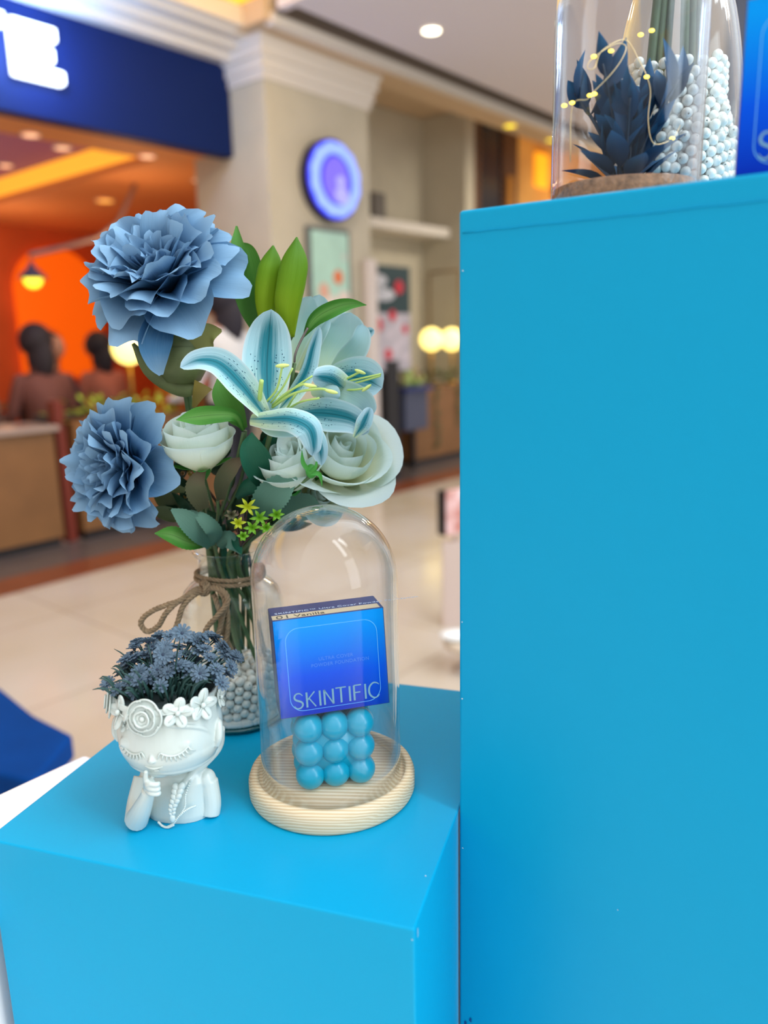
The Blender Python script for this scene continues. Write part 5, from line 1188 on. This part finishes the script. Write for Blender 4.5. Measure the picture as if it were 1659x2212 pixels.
lp('petal', [(700, 860, .606), (735, 850, .598), (780, 868, .596), (800, 900, .600)], [8, 30, 30, 4], .6, 1, 0, M_lilyp)
lp('petal', [(742, 838, .596), (712, 818, .586), (676, 812, .580)], [28, 30, 3], .8, -1, -8)
lp('petal', [(672, 850, .596), (700, 842, .588), (735, 856, .590)], [10, 26, 6], .9, -1, 0, M_lilyp)
lp('petal', [(690, 830, .618), (715, 770, .630), (745, 715, .634), (758, 675, .630)], [10, 36, 44, 10], .6, 1, 15, M_lilyp, ruffle=.06)
lp('petal', [(700, 830, .616), (745, 780, .622), (775, 740, .622), (783, 700, .624)], [10, 30, 26, 6], .6, 1, 25, M_lilyp)
lp('petal', [(768, 738, .632), (790, 722, .632), (808, 712, .630)], [8, 13, 4], .4, 1)
filament(t, [(720, 835, .606), (760, 822, .596), (823, 808, .590)], .0008); filament(t, [(720, 838, .606), (765, 828, .596), (822, 812, .590)], .0008)
filament(t, [(722, 830, .606), (755, 815, .596), (778, 803, .592)], .0009, (1, 0, -.4), .0045); filament(t, [(725, 842, .604), (765, 842, .594), (792, 838, .59)], .0009, (1, 0, .7), .0045)
mb = MB(); stem_to_vase(mb, at(692, 850, .62), 2, .002, at(610, 1060, .635)); mb.build('stem', M_stem, t)
t = empty('lily', at(650, 800, .64), 'pale green-white half-closed lily behind the buds, turned away', 'artificial flower')
lp('petal', [(628, 800, .625), (640, 740, .630), (655, 690, .634), (672, 640, .632)], [10, 26, 36, 20], .9, 1, 0, M_lilyp)
lp('petal', [(640, 800, .632), (665, 735, .640), (685, 685, .642), (690, 636, .640)], [12, 34, 36, 10], .9, 1, 0, M_lilyp)
lp('petal', [(650, 800, .626), (672, 755, .622), (695, 715, .620), (712, 690, .622)], [8, 16, 14, 3], .9, 1, 40, M_lilyp)
lp('petal', [(680, 800, .630), (700, 755, .636), (725, 715, .642), (735, 665, .644)], [12, 26, 30, 8], .9, -1, 0, M_lilyp)
mb = MB(); stem_to_vase(mb, at(640, 805, .64), 0, .0018, at(600, 1050, .65)); mb.build('stem', M_stem, t)

# lily buds with their long leaves
M_bud = petal_mat('lime_bud', (150, 176, 20), (104, 146, 20), (70, 120, 24), .5, .15, vein=.1)
M_lg = petal_mat('lily_leaf_green', (60, 110, 40), (66, 120, 40), (84, 140, 60), .5, .2, vein=.1)
t = empty('lily_buds', at(600, 780, .63), 'two tall closed lime green lily buds above the front lily', 'artificial flower')
def bud(pts, hw):
    P = [at(*p) for p in pts]; P = catmull(P, 26); rr = interp(hw, 26); mb = MB(); v = []; uvs = []
    t_ = (P[-1]-P[0]).normalized(); x, y, a = frame(t_, Vector((0, -1, 0)))
    for j, p in enumerate(P):
        for i in range(36):
            q_ = 2*PI*i/36; r = rr[j]*p.y/F*(1-.10*abs(math.cos(1.5*q_))**6-.0); v.append(p+x*math.cos(q_)*r+y*math.sin(q_)*r*.85); uvs.append((i/36*3 % 1, j/25))
    mb.add(v, grid_faces(36, 26, True)+[tuple(reversed(range(36))), tuple(range(25*36, 26*36))], uvs); return mb.build('bud', M_bud, t)
bud([(577, 720, .615), (574, 650, .612), (580, 590, .610), (586, 560, .61), (590, 530, .608)], [12, 24, 26, 20, 1.5])
bud([(632, 728, .606), (620, 670, .602), (628, 610, .600), (636, 560, .600), (641, 512, .598)], [4, 26, 31, 27, 1.5])
lp('leaf', [(560, 720, .622), (536, 660, .620), (522, 600, .620), (514, 550, .622), (511, 488, .626)], [12, 22, 24, 20, 2], .6, 1, 0, M_lg)
lp('leaf', [(570, 720, .628), (552, 650, .630), (545, 590, .632), (535, 545, .632), (520, 525, .632)], [12, 22, 24, 18, 3], .6, 1, 0, M_lg)
mb = MB(); stem_to_vase(mb, at(590, 760, .62), 3, .002, at(570, 950, .625)); mb.build('stem', M_stem, t)
mb = MB(); tube(mb, [at(577, 715, .615), at(590, 760, .62)], .0016); tube(mb, [at(632, 722, .606), at(615, 750, .612), at(590, 765, .62)], .0016); mb.build('bud_stalks', M_stem, t)
def leafthing(name, label, leaves, wire=None, stemk=None, mid=None, stem_top=None, smat=None):
    global t
    t = empty(name, at(*leaves[0][0][0]), label, 'artificial leaf')
    for (sp_, hw, cup, sign, roll, m, serr) in leaves:
        mb = MB(); ribbon(mb, sp_, hw, cup, sign, roll, nu=11, nv=34 if serr else 20, serr=serr); mb.build('leaf', m, t)
    if wire: mb = MB(); tube(mb, [at(*p) for p in wire], .0009, 6); mb.build('wire_stalk', mat('grey_wire', (110, 100, 96), .4), t)
    if stemk is not None: mb = MB(); stem_to_vase(mb, at(*stem_top), stemk, .0014, mid and at(*mid)); mb.build('stem', smat or M_stem, t)
M_l2 = petal_mat('bright_leaf', (44, 100, 30), (62, 128, 40), (86, 150, 62), .45, .2, vein=.08, central=(96, 150, 70)); M_grey = petal_mat('grey_green_leaf', (60, 100, 84), (84, 124, 108), (104, 146, 128), .6, .15, vein=.08)
M_teal = petal_mat('dark_teal_leaf', (14, 62, 44), (20, 84, 62), (44, 110, 84), .5, .12, vein=.05); M_br = petal_mat('brown_green_leaf', (64, 66, 44), (86, 88, 62), (110, 92, 74), .6, .12, vein=.1)
leafthing('leaf_sprig', 'long green lily leaf arching right above the pale lily petals', [([(655, 728, .590), (680, 690, .585), (715, 668, .583), (755, 656, .586), (792, 659, .590)], [2, 15, 18, 12, .5], .6, 1, 10, M_l2, 0)], [(636, 782, .588), (638, 765, .584), (648, 740, .586), (665, 708, .586)], 2, (600, 980, .61), (636, 785, .59))
leafthing('leaf_sprig', 'glossy green leaf lying over the top of the left cream rose', [([(526, 930, .585), (508, 900, .575), (470, 896, .568), (425, 900, .564), (380, 907, .560)], [4, 12, 19, 20, .5], .5, 1, 10, M_l2, 0)], None, 4, (500, 1040, .6), (526, 935, .586))
leafthing('leaf_sprig', 'deep green leaf behind the left petal of the front lily', [([(530, 925, .592), (505, 890, .590), (482, 850, .590), (470, 818, .592)], [6, 26, 26, 2], .6, 1, 0, M_lg, 0)], None, 5, (520, 1040, .61), (530, 930, .594))
leafthing('leaf_sprig', 'broad dark teal leaf below the throat of the front lily', [([(580, 1060, .590), (560, 1010, .578), (545, 970, .574), (544, 934, .578)], [12, 34, 30, 1], .7, 1, 0, M_teal, 0), ([(560, 1000, .60), (590, 955, .598), (625, 945, .600)], [10, 20, 2], .6, 1, 0, M_teal, 0), ([(510, 1075, .592), (540, 1052, .584), (575, 1050, .586)], [6, 22, 3], .8, -1, 0, M_teal, 0)], None, 2, (560, 1110, .61), (580, 1060, .592))
leafthing('leaf_sprig', 'brownish olive leaves in the shade under the left cream rose', [([(476, 1080, .592), (478, 1040, .584), (500, 1005, .578), (532, 988, .578)], [10, 20, 20, 2], .8, 1, 20, M_br, 0), ([(440, 1100, .592), (425, 1065, .586), (425, 1040, .586), (445, 1010, .59)], [14, 24, 20, 2], .6, 1, 0, M_br, .05), ([(400, 1060, .60), (372, 1050, .60), (362, 1020, .602)], [6, 12, 2], .6, 1, 0, M_olive, 0)], None, 5, (470, 1120, .61), (470, 1080, .60))
leafthing('leaf_sprig', 'grey-green serrated leaf lying below the middle cream rose', [([(552, 1120, .585), (575, 1085, .575), (605, 1055, .572), (640, 1030, .574)], [8, 34, 34, 6], .5, 1, 0, M_grey, .05), ([(600, 1120, .60), (630, 1095, .60), (665, 1085, .602), (690, 1090, .605)], [10, 24, 20, 2], .5, 1, 0, M_grey, .05)], None, 1, None, (552, 1125, .59))
leafthing('leaf_sprig', 'pair of grey-green serrated leaves and a green leaf over the jar rim on the left', [([(455, 1180, .605), (430, 1150, .592), (400, 1120, .588), (370, 1100, .588)], [10, 24, 22, 3], .5, 1, 0, M_grey, .05), ([(455, 1180, .606), (465, 1150, .592), (440, 1120, .590), (412, 1102, .592)], [8, 20, 16, 2], .6, -1, 20, M_grey, .05), ([(440, 1180, .604), (405, 1170, .592), (370, 1155, .588), (334, 1152, .588)], [4, 20, 20, 1], .6, 1, 10, M_l2, .04)], None, 5, None, (455, 1182, .61))
leafthing('leaf_sprig', 'small grey-green leaf folded over the front rim of the bottle vase', [([(470, 1180, .610), (490, 1165, .602), (508, 1180, .600), (520, 1197, .604)], [14, 22, 16, 2], .9, -1, 0, M_grey, .04), ([(505, 1155, .606), (512, 1175, .600), (522, 1197, .602)], [4, 12, 1], .9, 1, 0, M_teal, 0)], None, 4, None, (478, 1178, .612))
# rose bud and yellow star flowers
t = empty('rose_bud', at(640, 1045, .575), 'small green rosebud on a thin stalk over the grey-green leaf', 'artificial flower')
mb = MB(); sph(mb, at(672, 1018, .572), .0042, 16, 12, (1, 1, 1.3)); mb.build('bud', M_gcal, t)
for (e_, hw) in ((((672, 1022, .570), (655, 1000, .568), (652, 972, .570)), [5, 5, .5]), (((672, 1022, .568), (690, 1025, .568), (696, 1050, .57)), [5, 5, .5]), (((670, 1020, .568), (682, 1008, .566), (684, 992, .567)), [4, 4, .5])):
    mb = MB(); ribbon(mb, list(e_), hw, .5); mb.build('sepal', M_gcal, t)
mb = MB(); tube(mb, [at(668, 1030, .572), at(640, 1052, .574), at(590, 1090, .58), at(555, 1130, .59)], [.0016, .0010, .0012], 8); mb.build('stalk', M_stem, t)
t = empty('star_flower_sprig', at(540, 1130, .58), 'sprig of tiny yellow-green star flowers in front of the dark stems', 'artificial flower')
M_yel = mat('yellow_green_petal', (176, 190, 30), .5, trans=.2); M_yg = mat('lime_small_leaf', (110, 170, 30), .5, trans=.2)
rnd = random.Random(4)
for (px, py, r, m) in ((535, 1095, 26, M_yel), (515, 1130, 18, M_yel), (560, 1118, 22, M_yg), (597, 1112, 18, M_yg), (545, 1140, 20, M_yg), (500, 1112, 16, M_br), (575, 1140, 16, M_yg), (525, 1158, 14, M_yg)):
    mb = MB()
    for k in range(6):
        a = 2*PI*k/6+rnd.uniform(-.2, .2); ribbon(mb, [(px, py, .572), (px+math.cos(a)*r*.5, py-math.sin(a)*r*.45, .568), (px+math.cos(a)*r, py-math.sin(a)*r*.8, .569)], [2, 4, .4], .6, 1, 0, nu=5, nv=7)
    mb.build('star_flower', m, t)
    mb = MB(); tube(mb, [at(px, py, .573), at(px*.6+525*.4, py*.5+1150*.5, .582), at(520, 1180, .60)], .0007, 5); mb.build('twig', mat('brown_twig', (70, 44, 34), .7) if 'brown_twig' not in bpy.data.materials else bpy.data.materials['brown_twig'], t)
# dark inner foliage and berries
t = empty('filler_foliage', at(480, 1100, .62), 'dark green filler leaves and thin brown twigs in the core of the bouquet', 'artificial leaf')
M_fill = petal_mat('dark_filler_leaf', (18, 40, 24), (26, 58, 34), (38, 74, 46), .6, .08, vein=.05); rnd = random.Random(31)  # dark green is the filler leaves' own colour
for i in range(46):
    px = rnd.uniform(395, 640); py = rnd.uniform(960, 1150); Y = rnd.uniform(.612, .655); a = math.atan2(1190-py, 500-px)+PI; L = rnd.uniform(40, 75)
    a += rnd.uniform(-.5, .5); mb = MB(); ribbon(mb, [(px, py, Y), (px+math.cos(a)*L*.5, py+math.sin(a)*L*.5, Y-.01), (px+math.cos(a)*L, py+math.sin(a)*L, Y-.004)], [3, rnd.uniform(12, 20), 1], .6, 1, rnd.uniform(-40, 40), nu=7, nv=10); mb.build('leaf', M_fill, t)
M_tw = bpy.data.materials['brown_twig']
for i in range(7):
    a = rnd.uniform(0, 2*PI); px = rnd.uniform(400, 630); py = rnd.uniform(980, 1100); mb = MB(); stem_to_vase(mb, at(px, py, rnd.uniform(.61, .65)), i*.56, rnd.uniform(.0007, .0018)); mb.build('stem', M_tw if i % 3 == 0 else M_stem, t)
mb = MB()
for i in range(34): sph(mb, at(rnd.uniform(385, 440), rnd.uniform(995, 1075), rnd.uniform(.612, .63)), rnd.uniform(.0012, .0022), 8, 6)
o = mb.build('berries', mat('dark_red_berry', (110, 44, 30), .25, vary=.4, vscale=90, rgb2=(140, 110, 30)), t); o['kind'] = 'stuff'
# thick stems inside the vase
for i, (p0, p1, r) in enumerate((((505, 1270), (512, 1395), .0042), ((490, 1270), (520, 1400), .0030), ((452, 1200), (470, 1380), .0024), ((485, 1205), (500, 1300), .0030))):
    mb = MB(); tube(mb, [at(*p0, .648)+Vector((0, 0, .03)), at(*p0, .645), at(*p1, .640)], r, 10); mb.build('stem', M_stem if i % 2 == 0 else M_teal, t)
